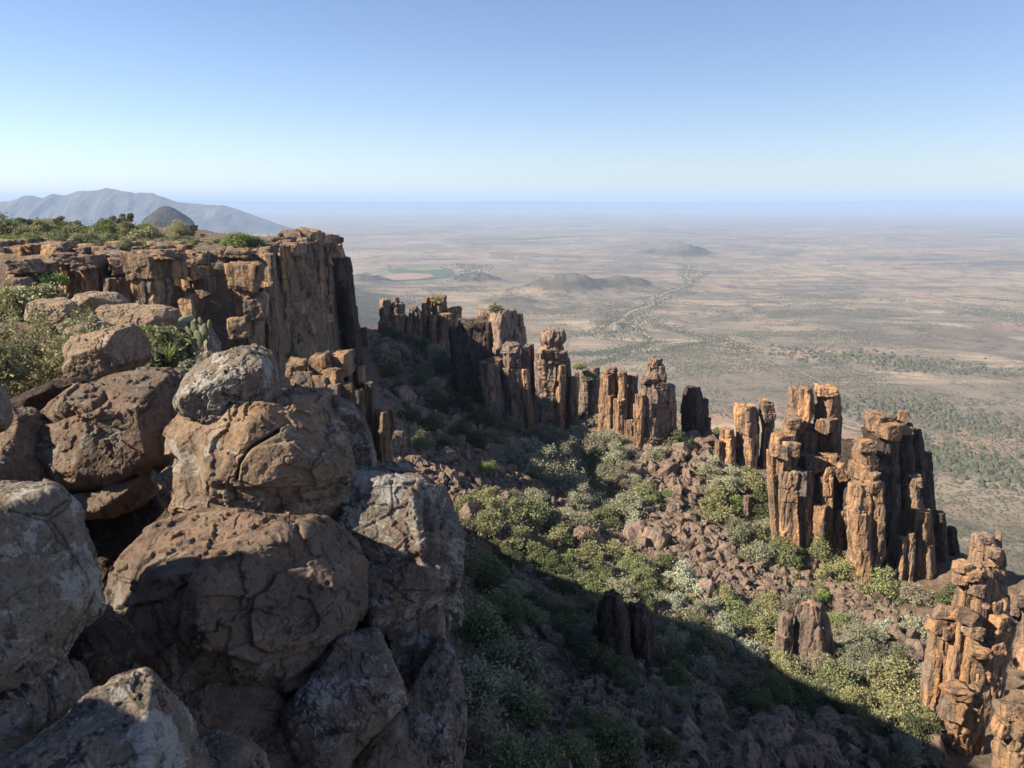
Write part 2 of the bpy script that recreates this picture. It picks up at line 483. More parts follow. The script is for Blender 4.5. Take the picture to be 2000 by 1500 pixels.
def hit(u, v, rmin=2.5):
    """where the line of sight through a photo pixel meets the ground sheet"""
    k = (750 - v) / F
    dx, dy, dz = (u - 1000) / F, CP + k * SP, k * CP - SP
    h = math.hypot(dx, dy); a = math.atan2(dx, dy); sl = dz / h
    ia = int(np.clip(np.searchsorted(AZ, a) - 1, 0, len(AZ) - 2))
    t = (a - AZ[ia]) / (AZ[ia + 1] - AZ[ia])
    col = GZ[:, ia] * (1 - t) + GZ[:, ia + 1] * t
    ok = (col >= RR * sl) & (RR > rmin)
    if not ok.any(): return None
    i = int(np.argmax(ok)); r = RR[i]
    if i > 0:
        e1 = RR[i] * sl - col[i]; e0 = RR[i - 1] * sl - col[i - 1]
        if e0 > 0 > e1: r = RR[i - 1] + (RR[i] - RR[i - 1]) * e0 / (e0 - e1)
    return np.array([r * math.sin(a), r * math.cos(a), r * sl])

def mat_ground():
    k = NT('ground'); p = k.pos(); z = k.sep(p)[2]
    flat = k.mapping(p, (1, 1, 0.0))
    # dry plain: broad tone patches, red and pale bare soil, speckle of low scrub
    wob = k.noise(flat, 0.0016, 3, 0.5)
    big = k.noise(flat, 0.0011, 7, 0.62, 0.9)
    base = k.ramp(big, [(0.34, (0.111, 0.096, 0.077)), (0.48, (0.181, 0.151, 0.114)), (0.62, (0.280, 0.226, 0.158))])
    red = k.noise(k.mapping(flat, (0.8, 1.6, 1), (300, 100, 0)), 0.0023, 6, 0.62, 1.2)
    base = k.mix(k.ramp(red, [(0.54, 0.0), (0.66, 0.6)]), base, (0.334, 0.196, 0.127))
    pale = k.noise(k.mapping(flat, (0.7, 1.8, 1), (900, 700, 0)), 0.0035, 7, 0.65, 1.5)
    base = k.mix(k.ramp(pale, [(0.52, 0.0), (0.66, 0.9)]), base, (0.394, 0.310, 0.203))
    scr = k.noise(k.mapping(flat, (1.3, 0.7, 1), (40, 90, 0)), 0.006, 7, 0.68, 1.0)
    base = k.mix(k.ramp(scr, [(0.48, 0.0), (0.64, 0.75)]), base, (0.111, 0.096, 0.067))
    strk = k.noise(k.mapping(flat, (0.22, 1.0, 1), (50, 2000, 0)), 0.006, 6, 0.6, 0.8)
    base = k.mix(k.ramp(strk, [(0.54, 0.0), (0.64, 0.6)]), base, (0.349, 0.273, 0.182))
    lin = k.noise(k.mapping(flat, (1.0, 1.0, 1), (4000, 900, 0)), 0.0028, 8, 0.6, 2.2)
    lin = k.math('ABSOLUTE', k.math('SUBTRACT', lin, 0.5))
    base = k.mix(k.ramp(lin, [(0.0, 0.85), (0.016, 0.0)]), base, (0.058, 0.053, 0.038))
    l2 = k.noise(k.mapping(flat, (1.0, 1.0, 1), (700, 5000, 0)), 0.0009, 9, 0.62, 1.8)
    l2 = k.math('ABSOLUTE', k.math('SUBTRACT', l2, 0.5))
    base = k.mix(k.ramp(l2, [(0.0, 0.7), (0.010, 0.0)]), base, (0.064, 0.062, 0.045))
    for sc, amt, lo, hi in ((0.11, 0.75, 0.20, 0.34), (0.26, 0.6, 0.18, 0.36)):
        sp = k.voro(flat, sc, 'F1'); dens = k.noise(flat, 0.011, 4, 0.6)
        m = k.math('MULTIPLY', k.ramp(sp, [(lo, 1.0), (hi, 0.0)]), k.ramp(dens, [(0.36, 0.25), (0.62, amt)]))
        base = k.mix(m, base, (0.055, 0.056, 0.033))
    hz = k.math('ADD', z, k.math('MULTIPLY', k.math('SUBTRACT', k.noise(flat, 0.02, 5, 0.65), 0.5), 16.0))
    hill = k.ramp(k.noise(flat, 0.03, 6, 0.7), [(0.38, (0.030, 0.030, 0.022)), (0.62, (0.095, 0.080, 0.062))])
    hm_ = k.math('MULTIPLY', k.ramp(k.math('MULTIPLY', k.math('ADD', hz, 243.0), 0.1), [(0.1, 0.0), (0.9, 0.8)]), k.ramp(k.math('MULTIPLY', k.sep(p)[1], 0.0005), [(0.50, 0.0), (0.60, 1.0)]))
    base = k.mix(hm_, base, hill)
    # scrubby mountain flank
    fl = k.noise(flat, 0.09, 6, 0.65)
    flank = k.ramp(fl, [(0.35, (0.060, 0.062, 0.042)), (0.62, (0.21, 0.185, 0.13))])
    zz = k.math('ADD', z, k.math('MULTIPLY', k.math('SUBTRACT', wob, 0.5), 50.0))
    base = k.mix(k.ramp(k.math('MULTIPLY', k.math('ADD', zz, 250.0), 0.01), [(0.28, 0.0), (0.55, 1.0)]), base, flank)
    # stony red-brown soil round the rocks
    s1 = k.noise(p, 1.3, 7, 0.7); s2 = k.voro(p, 3.2, 'F1')
    soil = k.ramp(s1, [(0.30, (0.075, 0.057, 0.041)), (0.52, (0.135, 0.098, 0.068)), (0.70, (0.24, 0.175, 0.12))])
    soil = k.mix(k.ramp(s2, [(0.10, 0.45), (0.55, 0.0)]), soil, (0.23, 0.155, 0.11))
    base = k.mix(k.ramp(k.math('MULTIPLY', k.math('ADD', z, 75.0), 0.02), [(0.2, 0.0), (0.8, 1.0)]), base, soil)
    near = k.ramp(k.math('MULTIPLY', k.math('ADD', z, 75.0), 0.02), [(0.2, 0.0), (0.8, 1.0)])
    nb = k.bump(k.math('MULTIPLY', s1, near), 0.9, 0.25)
    return k.out(base, nb, 0.95)

_i = np.arange(NR * len(AZ)).reshape(NR, len(AZ))
_q = np.stack([_i[:-1, :-1], _i[:-1, 1:], _i[1:, 1:], _i[1:, :-1]], -1).reshape(-1, 4)
_w = np.stack([_i[:-1, -1], _i[:-1, 0], _i[1:, 0], _i[1:, -1]], -1)
GROUND = mat_ground()
gnd = link('ground', mesh_np('ground', np.stack([GX, GY, GZ], -1).reshape(-1, 3), np.concatenate([_q, _w])[:, ::-1], GROUND))
tag(gnd, kind='structure')

# ------------------------------------------------------------------ far hills, each a ridge with foothills in front of it
def ridge_mesh(name, prof, y, depth, mat, zbase=-252.0, rough=0.06, n=420, m=60, seed=0, gully=1.0):
    prof = np.array(prof, float)
    us = np.linspace(prof[0, 0], prof[-1, 0], n)
    vs = np.interp(us, prof[:, 0], prof[:, 1])
    zs = np.array([z_at(v, y) for v in vs]); xs = np.array([x_at(u, y, z) for u, z in zip(us, zs)])
    hs = np.maximum(zs - zbase, 2.0)
    t = np.linspace(-1, 1, m)
    V = np.zeros((m, n, 3))
    hmax = hs.max()
    for j, tt in enumerate(t):
        yy = y + tt * depth + 0 * xs
        pr = np.c_[xs / hmax * 1.6, yy / hmax * 0.9, 0 * xs]
        rg = 1 - np.abs(fbm(pr, 5, seed))
        fall = np.clip(1 - abs(tt), 0, 1) ** 1.35 - 0.06 * sstep(0.0, 0.04, abs(tt))
        steep = sstep(0.0, 0.06, 1 - abs(tt))
        g = fall + gully * 0.34 * fall * (1 - fall) * 4 * (rg - 0.72)
        k = np.interp(abs(tt), [0, 0.2, 0.6, 1.0], [0, 6, 26, 60]) / 420 * n
        if k > 1:
            kk = int(k); hp = np.pad(hs, kk, mode='edge')
            hsm = np.convolve(hp, np.ones(2 * kk + 1) / (2 * kk + 1), 'valid')
        else: hsm = hs
        V[j] = np.c_[xs, yy, zbase - 12 + (np.minimum(hsm, hs * 1.02 + abs(tt) * hmax * .5) + 12) * g * steep]
    i = np.arange(m * n).reshape(m, n)
    q = np.stack([i[:-1, :-1], i[:-1, 1:], i[1:, 1:], i[1:, :-1]], -1).reshape(-1, 4)
    return link(name, mesh_np(name, V.reshape(-1, 3), q, mat))

def mat_far(name, c1, c2, sc):
    k = NT(name); p = k.pos()
    n = k.noise(p, sc, 7, 0.65)
    return k.out(k.ramp(n, [(0.35, c1), (0.65, c2)]), None, 0.95)
MFAR = mat_far('far_mountain', (0.040, 0.034, 0.028), (0.105, 0.080, 0.062), 0.004)
MDOME = mat_far('dome_hill', (0.020, 0.020, 0.017), (0.060, 0.050, 0.040), 0.07)

mt = ridge_mesh('mountain', [(-260, 404), (-120, 398), (0, 391), (22, 389), (45, 381), (60, 378), (76, 383), (86, 383), (105, 376), (125, 378), (150, 371), (195, 368), (207, 364),
                            (220, 367), (240, 371), (262, 374), (275, 372), (297, 373), (312, 381), (345, 391), (375, 394), (405, 398), (435, 399), (452, 404), (468, 409), (500, 420), (535, 434), (575, 450)],
                6600, 700, MFAR, seed=3, gully=1.3)
tag(mt, kind='structure')
mt2 = ridge_mesh('far_hill', [(-200, 426), (-120, 418), (-60, 420), (0, 429), (30, 436), (60, 445)], 5000, 500, MFAR, seed=8, n=120, m=30)
tag(mt2, kind='structure')
for nm, prof, y, dp, sd in [
    ('far_range', [(-300, 386), (0, 388), (160, 387), (420, 389), (520, 391), (640, 390.6), (760, 391.6), (880, 391), (960, 390.4), (1000, 389.6), (1035, 389.6), (1080, 390.6), (1110, 391.8), (1200, 391.6),
                   (1300, 392.4), (1400, 391.8), (1500, 392.2), (1640, 390.6), (1700, 390), (1722, 388), (1752, 387.2), (1790, 388.2), (1830, 389.2), (1880, 387.6), (1898, 387.2), (1930, 389), (2040, 390), (2300, 388)], 24000, 1500, 5),
    ('far_plateau', [(1000, 391), (1250, 391), (1380, 389.5), (1432, 386.5), (1450, 389.2), (1540, 388.5), (1590, 389.5), (1720, 391), (1900, 391)], 33000, 1500, 6)]:
    tag(ridge_mesh(nm, prof, y, dp, MFAR, n=500, m=24, seed=sd, gully=0.5), kind='structure')

def dome(y=1800):
    """flat-sided conical hill with a cliff band under its cap"""
    prof = [(326, 404.5), (318, 408), (300, 414), (288, 422), (279, 431)]
    zc = z_at(401.5, y); cx = x_at(324, y, zc); sc = (y * CP) / F
    rr = [0, 6, 18, 30, 40, 45.5, 47, 48.5, 58, 80, 125, 190]      # px radius -> px drop
    dz = [0, 1.2, 8.5, 16.0, 24.5, 31.0, 38.0, 45.0, 53, 66, 86, 104]
    n, m = 160, 110
    R = np.linspace(0, 190, m) ** 1.0; A = np.linspace(0, 2 * math.pi, n, endpoint=False)
    RG, AG = np.meshgrid(R, A, indexing='ij')
    P = np.c_[(np.cos(AG) * 2.2).ravel(), (np.sin(AG) * 2.2).ravel(), (RG * 0.015).ravel()]
    w = fbm(P, 4, 3).reshape(RG.shape)
    rad = RG * (1 + 0.13 * w * sstep(8, 40, RG))
    drop = np.interp(RG, rr, dz) + 1.6 * fbm(np.c_[(RG * np.cos(AG)).ravel(), (RG * np.sin(AG)).ravel(), 0 * RG.ravel()] * 0.14, 4, 9).reshape(RG.shape)
    V = np.stack([cx + rad * np.cos(AG) * sc, y + rad * np.sin(AG) * sc * 1.1, zc - drop * sc], -1)
    i = np.arange(m * n).reshape(m, n); j = np.roll(i, -1, 1)
    q = np.stack([i[:-1], j[:-1], j[1:], i[1:]], -1).reshape(-1, 4)
    return link('dome_hill', mesh_np('dome_hill', V.reshape(-1, 3), q, MDOME, False))
tag(dome(), kind='structure')

# ------------------------------------------------------------------ fields and tracks laid on the plain
def drape_poly(name, px, mat, lift, sub=14):
    P = [hit(u, v) for u, v in px]
    P = np.array(P)[:, :2]; c = P.mean(0)
    V, Q = [], []
    n = len(P)
    den = []
    for i in range(n):
        for k in range(sub): den.append(P[i] + (P[(i + 1) % n] - P[i]) * k / sub)
    den = np.array(den); m = len(den); rings = 14
    for r in range(rings + 1): V.append(c + (den - c) * r / rings)
    V = np.concatenate(V); z = gz(V[:, 0], V[:, 1]) + lift
    i = np.arange((rings + 1) * m).reshape(rings + 1, m); j = np.roll(i, -1, 1)
    Q = np.stack([i[:-1], j[:-1], j[1:], i[1:]], -1).reshape(-1, 4)
    return tag(link(name, mesh_np(name, np.c_[V, z], Q, mat)), kind='structure')

def drape_line(name, px, width, mat, lift):
    P = np.array([hit(u, v) for u, v in px])[:, :2]
    d = np.r_[0, np.cumsum(np.hypot(*np.diff(P, axis=0).T))]
    t = np.linspace(0, d[-1], max(40, int(d[-1] / 12)))
    C = np.c_[np.interp(t, d, P[:, 0]), np.interp(t, d, P[:, 1])]
    for _ in range(6): C[1:-1] = (C[:-2] + 2 * C[1:-1] + C[2:]) / 4
    C[1:-1] += 5.0 * np.stack([fbm(np.c_[C[1:-1] / 60.0, 0 * t[1:-1] + q], 3, 12) for q in (1, 9)], -1)
    T = np.gradient(C, axis=0); T /= np.linalg.norm(T, axis=1)[:, None]
    N = np.c_[-T[:, 1], T[:, 0]]
    wv = width * (1 + 0.5 * fbm(np.c_[C / 30.0, 0 * t], 3, 2))[:, None]
    rows = [C + N * wv * s for s in (-.5, -.17, .17, .5)]
    V = np.concatenate([np.c_[r, gz(r[:, 0], r[:, 1]) + lift] for r in rows])
    n = len(C); i = np.arange(4 * n).reshape(4, n)
    q = np.stack([i[:-1, :-1], i[:-1, 1:], i[1:, 1:], i[1:, :-1]], -1).reshape(-1, 4)
    return tag(link(name, mesh_np(name, V, q[:, ::-1], mat)), kind='structure')

FIELD_G = mat_far('crop_green', (0.050, 0.080, 0.040), (0.10, 0.12, 0.065), 0.02)
FIELD_L = mat_far('crop_pale', (0.13, 0.15, 0.075), (0.18, 0.18, 0.10), 0.012)
FIELD_R = mat_far('ploughed_red', (0.23, 0.155, 0.115), (0.29, 0.20, 0.15), 0.02)
TRACK = mat_far('dirt_track', (0.23, 0.19, 0.14), (0.31, 0.26, 0.19), 0.05)
SAND = mat_far('river_sand', (0.30, 0.245, 0.18), (0.42, 0.35, 0.26), 0.03)
drape_poly('crop_field', [(742, 545), (735, 538), (760, 527), (815, 521), (862, 520), (884, 527), (888, 535), (872, 541), (846, 546), (800, 549)], FIELD_G, 1.0)
drape_poly('pale_field', [(716, 532), (750, 530), (768, 533), (740, 540), (722, 541)], FIELD_L, 1.1)
drape_poly('pale_field', [(790, 525), (830, 521), (858, 521), (868, 527), (830, 530), (800, 529)], FIELD_L, 2.0)
drape_poly('ploughed_field', [(738, 543), (760, 536), (800, 534), (840, 536), (848, 541), (820, 546), (780, 548)], FIELD_R, 2.0)
for px, w in [([(1262, 612), (1290, 628), (1330, 646), (1372, 655), (1408, 668), (1450, 684), (1490, 698), (1530, 712), (1580, 735), (1640, 763), (1700, 800), (1760, 822), (1800, 838), (1860, 862), (1900, 880), (1940, 905)], 2.4),
              ([(700, 568), (760, 572), (830, 575), (900, 579), (960, 583), (1060, 588), (1130, 589), (1215, 590)], 5.0),
              ([(1215, 590), (1300, 588), (1420, 592), (1560, 592), (1700, 590), (1860, 594), (1990, 600)], 5.0),
              ([(700, 497), (760, 498), (830, 502), (880, 504)], 9.0)]:
    drape_line('dirt_track', px, w, TRACK, 0.5)

for px, w in [([(1345, 518), (1338, 538), (1352, 552), (1300, 573), (1272, 582), (1276, 595), (1240, 606), (1222, 615), (1212, 625), (1196, 646)], 9.0),
              ([(1212, 625), (1240, 640), (1262, 655), (1282, 672)], 7.0), ([(1060, 690), (1130, 690), (1200, 686), (1262, 674), (1330, 668), (1420, 664)], 6.0)]:
    tag(drape_line('dry_riverbed', px, w, SAND, 0.45), kind='structure')
# ------------------------------------------------------------------ rock shapes
def poly_radius(px):
    """outline (photo pixels) -> centroid and radius as a function of angle"""
    P = np.array(px, float)
    x, y = P[:, 0], -P[:, 1]
    x2, y2 = np.roll(x, -1), np.roll(y, -1)
    cr = x * y2 - x2 * y
    A = cr.sum() / 2
    cx = ((x + x2) * cr).sum() / (6 * A); cy = ((y + y2) * cr).sum() / (6 * A)
    th = np.linspace(-math.pi, math.pi, 721)
    R = np.zeros(721)
    for i in range(len(P)):
        ax, ay = x[i] - cx, y[i] - cy
        ex, ey = x2[i] - x[i], y2[i] - y[i]
        den = np.cos(th) * ey - np.sin(th) * ex
        den = np.where(np.abs(den) < 1e-9, 1e-9, den)
        r = (ax * ey - ay * ex) / den
        t = (ax * np.sin(th) - ay * np.cos(th)) / den
        ok = (r > 0) & (t >= -1e-6) & (t <= 1 + 1e-6)
        R = np.where(ok, np.maximum(R, r), R)
    k = np.ones(5) / 5
    R = np.convolve(np.r_[R[-5:-1], R, R[1:5]], k, 'same')[4:-4]
    return cx, -cy, th, R

def outline_rock(px, d, thick, n=90, q=2.6, facets=(), nf=5, seed=0, amp=0.05, fine=0.012, cracks=(), lump=0.0, tilt=0.0, plates=()):
    """solid boulder whose silhouette follows an outline measured in the photo; thick = half depth in metres"""
    cx, cy, th, R = poly_radius(px)
    V, Q = cubesphere(n)
    a, b, c = V[:, 0], V[:, 1], V[:, 2]          # right, up, towards the camera
    rho = np.hypot(a, b)
    s = 1.0 / (rho ** q + np.abs(c) ** q) ** (1 / q)
    rad = np.interp(np.arctan2(b, a), th, R) * d / F
    # keep the outline out of the middle of the face
    mean = R.mean() * d / F
    w = np.clip(rho * s, 0, 1)
    rad = mean + (rad - mean) * (0.25 + 0.75 * w ** 1.2)
    p = np.c_[rad * a * s, rad * b * s, thick * c * s]
    p[:, 1] += tilt * p[:, 2]
    rs = np.random.RandomState(seed)
    size = mean
    fl = list(facets)
    for _ in range(nf):
        nn = rs.normal(size=3); nn[2] = abs(nn[2]) * 1.3
        fl.append((*nn, rs.uniform(0.78, 0.92)))
    for nx, ny, nz, f in fl:
        nn = np.array([nx, ny, nz], float); nn /= np.linalg.norm(nn)
        h = p @ nn; lim = h.max() * f
        e = np.maximum(h - lim, 0)
        p -= nn * (e * 0.95)[:, None]
    ctr = pt(cx, cy, d)
    RF = ctr / np.linalg.norm(ctr); RX = np.array([RF[1], -RF[0], 0]); RX /= np.linalg.norm(RX); RU = np.cross(RX, RF)
    W = p[:, :1] * RX * max(RX[0], .6) + p[:, 1:2] * RU - p[:, 2:3] * RF
    Pw = W + ctr
    N = vnormals(Pw, Q)
    o = rs.uniform(0, 50, 3)
    disp = amp * size * fbm(Pw / size * 1.5 + o, 4, seed)
    if lump:
        c1, c2, ci = cells(Pw / size * 2.0 + o, seed + 5)
        disp += lump * size * (ci - .5) * sstep(0.0, 0.10, c2 - c1) - lump * 0.5 * size * sstep(0.07, 0.0, c2 - c1)
    rg = np.abs(fbm(Pw / size * 2.6 + o + 9, 4, seed + 3))
    disp -= 0.016 * size * sstep(0.04, 0.0, rg)
    # spalled skins: crisp low steps where a shell of rock has come away
    for q_, (fr, th_) in enumerate(((1.1, .05), (1.9, .12), (0.8, -.12))):
        st = fbm(Pw / size * fr + o + 5 * q_, 5, seed + 20 + q_, 0.55)
        disp += 0.036 * size * sstep(-.012, .012, st - th_)
    disp += fine * size * fbm(Pw / size * 9 + o, 5, seed + 1, 0.65)
    disp += 0.006 * fbm(Pw * 16 + o, 3, seed + 7, 0.7)
    Pw = Pw + N * disp[:, None]
    if plates:
        u, v, fw = proj(Pw); front = (N @ RF) < 0.3
        uu = u + 5 * fbm(Pw * 3 + 14, 4, 87); vv = v + 5 * fbm(Pw * 3 + 41, 4, 88)
        for pl, hh in plates:
            pl = np.array(pl, float)
            m = front & (uu > pl[:, 0].min() - 5) & (uu < pl[:, 0].max() + 5) & (vv > pl[:, 1].min() - 5) & (vv < pl[:, 1].max() + 5)
            sd_ = poly_sd(uu[m], vv[m], pl)
            Pw[m] = Pw[m] + N[m] * (hh * sstep(2.0, -2.0, sd_))[:, None]
    if cracks:
        u, v, fw = proj(Pw)
        front = (N @ RF) < 0.25
        for line, wid, dep in cracks:
            L = np.array(line, float)
            uu = u + 6 * fbm(Pw * 2.5 + 4, 3, 77); vv = v + 6 * fbm(Pw * 2.5 + 31, 3, 78)
            dd = poly_sd(uu, vv, L, False) * d / F
            k = np.exp(-(dd / wid) ** 2) * front
            Pw = Pw - N * (dep * k)[:, None]
    return Pw, Q, ctr

def place(name, geo, mat, label=None, cat=None, group=None, parent=None, smooth=True, origin=None):
    Pw, Q, ctr = geo
    Pw = np.asarray(Pw)
    if parent is not None:
        o = np.array(parent.location)
        return link(name, mesh_np(name, Pw - o, Q, mat, smooth), (0, 0, 0), parent)
    o = np.array([ctr[0], ctr[1], Pw[:, 2].min()]) if origin is None else np.array(origin)
    ob = link(name, mesh_np(name, Pw - o, Q, mat, smooth), tuple(o))
    return tag(ob, label, cat, group)

def empty(name, loc, label, cat, group=None):
    o = bpy.data.objects.new(name, None); COL.objects.link(o)
    o.location = tuple(float(x) for x in loc); o.empty_display_size = 0.3
    return tag(o, label, cat, group)

# ------------------------------------------------------------------ the boulder pile at the viewpoint
FG = 'boulders of the foreground pile'
def boulder(px, d, thick, mat, label, name='boulder', **kw):
    return place(name, outline_rock(px, d, thick, **kw), mat, label, 'boulder', FG)

# cap
boulder([(346, 775), (351, 757), (372, 728), (395, 705), (425, 688), (470, 681), (528, 679), (535, 690), (541, 712), (546, 745), (547, 800), (543, 826), (510, 832), (470, 835), (430, 828), (400, 815), (375, 806), (355, 797)],
        7.6, 0.52, GREYL, 'roughly egg-shaped grey boulder balanced alone on top of the big orange-brown boulder', n=150, q=2.9,
        facets=((-0.38, 0.72, 0.58, 0.66), (-0.10, -0.38, 0.92, 0.62), (0.93, 0.05, 0.30, 0.80), (0.1, 1, 0.1, 0.9)), nf=2, seed=4, amp=0.05, fine=0.035)
# the big rounded one
boulder([(305, 930), (310, 897), (336, 886), (338, 850), (345, 828), (372, 806), (430, 780), (500, 766), (560, 762), (610, 768), (650, 780), (685, 815), (700, 860), (690, 930), (684, 962), (680, 990), (672, 1020), (655, 1044), (620, 1060), (570, 1073), (520, 1084), (480, 1083), (440, 1070), (418, 1050), (398, 1028), (370, 1008), (335, 990), (310, 960)],
        8.0, 1.05, TAN, 'huge rounded orange-brown boulder directly under the balanced grey boulder', n=200, q=2.3,
        facets=((-0.55, 0.30, 0.78, 0.80), (0.55, 0.45, 0.70, 0.83), (0.2, -0.55, 0.8, 0.80), (0.0, 0.97, 0.2, 0.86), (0.95, 0.1, 0.35, 0.9)), nf=2, seed=21, amp=0.07, fine=0.016,
        plates=[([(462, 890), (500, 872), (575, 862), (590, 885), (560, 930), (500, 948), (468, 935)], .06), ([(452, 950), (520, 952), (600, 948), (692, 934), (682, 948), (650, 975), (560, 992), (500, 1022), (432, 1016), (455, 975)], -.07),
                ([(335, 885), (350, 900), (345, 950), (330, 985), (300, 960), (300, 900)], -.08), ([(420, 1040), (520, 1030), (600, 1010), (690, 960), (680, 1090), (420, 1090)], .02)],
        cracks=[([(545, 842), (490, 875), (466, 905), (462, 935)], 0.014, 0.10), ([(430, 1016), (500, 1022), (560, 992), (650, 976), (684, 946)], 0.014, 0.09), ([(370, 890), (374, 960), (400, 1000), (420, 1040)], 0.10, 0.09),
                ([(425, 945), (452, 956)], 0.04, 0.08)])
boulder([(655, 770), (690, 790), (716, 830), (727, 875), (729, 912), (716, 935), (690, 925), (676, 880), (660, 830), (640, 790)], 8.25, 0.55, GREYB,
        'curved grey slab leaning against the right side of the big orange-brown boulder', n=70, q=3, nf=4, seed=5, amp=0.06, fine=0.02)
# lower rounded one
boulder([(231, 1115), (250, 1075), (280, 1055), (310, 1035), (340, 1018), (400, 1008), (500, 1025), (600, 1045), (655, 1048), (685, 1076), (712, 1100), (721, 1140), (715, 1185), (700, 1215), (690, 1238), (655, 1282), (620, 1310), (560, 1350), (520, 1370), (490, 1368), (420, 1355), (370, 1345), (338, 1330), (308, 1302), (292, 1272), (268, 1240), (240, 1190), (232, 1150)],
        7.0, 1.05, BROWN, 'broad dark brown bulging boulder carrying the big orange-brown boulder', n=200, q=2.7,
        facets=((-0.2, 0.85, 0.5, 0.78), (0.25, -0.1, 0.95, 0.84), (0.75, 0.2, 0.62, 0.86), (-0.6, -0.1, 0.8, 0.86)), nf=2, seed=33, amp=0.07, fine=0.016,
        plates=[([(540, 1115), (600, 1108), (652, 1118), (650, 1190), (655, 1224), (620, 1246), (570, 1262), (520, 1274), (492, 1262), (486, 1215), (496, 1165), (520, 1150)], .045),
                ([(225, 1185), (262, 1184), (312, 1176), (362, 1143), (352, 1200), (345, 1250), (300, 1290), (230, 1200)], -.045), ([(400, 1166), (450, 1164), (490, 1168), (484, 1216), (488, 1255), (420, 1278), (386, 1250), (392, 1215)], -.035),
                ([(340, 1255), (500, 1300), (700, 1240), (620, 1320), (500, 1380), (340, 1340)], -.05)],
        cracks=[([(540, 1115), (520, 1150), (495, 1165), (485, 1215), (490, 1260), (520, 1273)], 0.008, 0.025), ([(262, 1183), (310, 1176), (345, 1152), (363, 1142), (350, 1130)], 0.010, 0.05)])
# right column of blocks
boulder([(668, 1060), (672, 1015), (684, 960), (690, 918), (735, 909), (800, 920), (832, 945), (862, 965), (880, 1010), (891, 1052), (886, 1090), (878, 1140), (866, 1180), (868, 1200), (800, 1205), (740, 1218), (692, 1240), (690, 1200), (712, 1150), (700, 1100)],
        8.2, 0.95, GREYB, 'tall dark grey lichen-spotted block beside the big orange-brown boulder, above the gorge', n=160, q=4.8,
        facets=((0.75, 0.15, 0.65, 0.80), (-0.25, 0.1, 0.97, 0.86), (0.15, 0.9, 0.4, 0.88)), nf=2, seed=12, amp=0.06, fine=0.02, lump=0.03,
        cracks=[([(690, 1100), (760, 1090), (860, 1085)], 0.06, 0.09), ([(830, 945), (835, 1020), (855, 1100)], 0.03, 0.06)])
boulder([(752, 1222), (800, 1208), (866, 1190), (872, 1215), (860, 1260), (835, 1310), (792, 1360), (776, 1330), (768, 1280)], 7.9, 0.6, GREYB,
        'wedge-shaped grey block pointing downward below the tall lichen-spotted block', n=110, q=4.8, nf=2, seed=14, amp=0.05, fine=0.02)
boulder([(866, 1150), (880, 1142), (898, 1160), (904, 1200), (898, 1222), (880, 1218), (868, 1240), (862, 1200)], 8.3, 0.4, GREYL,
        'small pale outcrop jutting over the gorge at the right edge of the pile', n=60, q=2.6, nf=4, seed=15, amp=0.09, fine=0.04)
boulder([(790, 1365), (820, 1325), (850, 1285), (870, 1255), (890, 1290), (901, 1340), (902, 1430), (893, 1490), (885, 1560), (800, 1560), (810, 1480), (790, 1440), (784, 1400)], 7.4, 0.8, GREYB,
        'rounded grey boulder low at the right edge of the pile, above the shaded bush', n=130, q=4.8, facets=((0.8, 0.1, 0.6, 0.85),), nf=2, seed=16, amp=0.05, fine=0.02)
boulder([(330, 1330), (420, 1340), (540, 1362), (556, 1372), (572, 1440), (594, 1480), (580, 1560), (380, 1580), (330, 1480), (315, 1400)], 6.6, 0.75, BROWN,
        'shaded dark brown block below the bulging boulder, left of the long crack', n=130, q=4.8, facets=((0.0, -0.1, 1, 0.85),), nf=2, seed=17, amp=0.05, fine=0.018)
boulder([(556, 1368), (620, 1312), (690, 1245), (735, 1254), (758, 1290), (778, 1350), (786, 1385), (740, 1420), (690, 1450), (640, 1500), (600, 1500), (596, 1470), (574, 1440)], 6.8, 0.85, GREYB,
        'large grey-brown block below the bulging boulder, right of the long crack', n=150, q=4.8, facets=((0.25, 0.25, 0.93, 0.84), (0.6, -.2, .7, .88)), nf=2, seed=18, amp=0.05, fine=0.018)
boulder([(640, 1505), (700, 1450), (760, 1410), (790, 1405), (800, 1450), (830, 1490), (840, 1570), (640, 1580)], 6.9, 0.6, BROWN,
        'brown wedge of rock at the bottom of the pile beneath the grey-brown block', n=70, q=4.8, nf=2, seed=19, amp=0.05, fine=0.02)
# left boulders
boulder([(70, 868), (62, 820), (110, 783), (165, 752), (240, 738), (300, 733), (345, 742), (372, 765), (380, 800), (345, 840), (338, 890), (318, 920), (255, 938), (190, 952), (125, 935), (90, 905)],
        9.0, 1.25, BROWN, 'wide smooth brown boulder left of the balanced rock, with a split on top', n=180, q=2.5,
        facets=((-0.1, 0.85, 0.5, 0.76), (-0.15, 0.05, 1.0, 0.82), (0.7, 0.1, 0.7, 0.82)), nf=2, seed=41, amp=0.05, fine=0.014,
        cracks=[([(205, 770), (180, 795), (150, 803)], 0.03, 0.10), ([(55, 795), (85, 820), (105, 818), (150, 803)], 0.025, 0.10)])
boulder([(-60, 880), (-20, 820), (40, 800), (85, 815), (95, 850), (80, 880), (110, 930), (115, 965), (60, 985), (-20, 990), (-80, 950)], 8.6, 1.0, BROWN,
        'dark brown boulder at the left edge tucked against the wide smooth boulder', n=90, q=2.8, nf=4, seed=42, amp=0.06, fine=0.016)
boulder([(118, 950), (190, 955), (260, 940), (312, 922), (306, 955), (312, 975), (270, 995), (210, 1006), (160, 1000), (130, 980)], 8.9, 1.0, BROWN,
        'flat brown slab wedged under the wide smooth boulder', n=80, q=2.8, nf=3, seed=43, amp=0.05, fine=0.016)
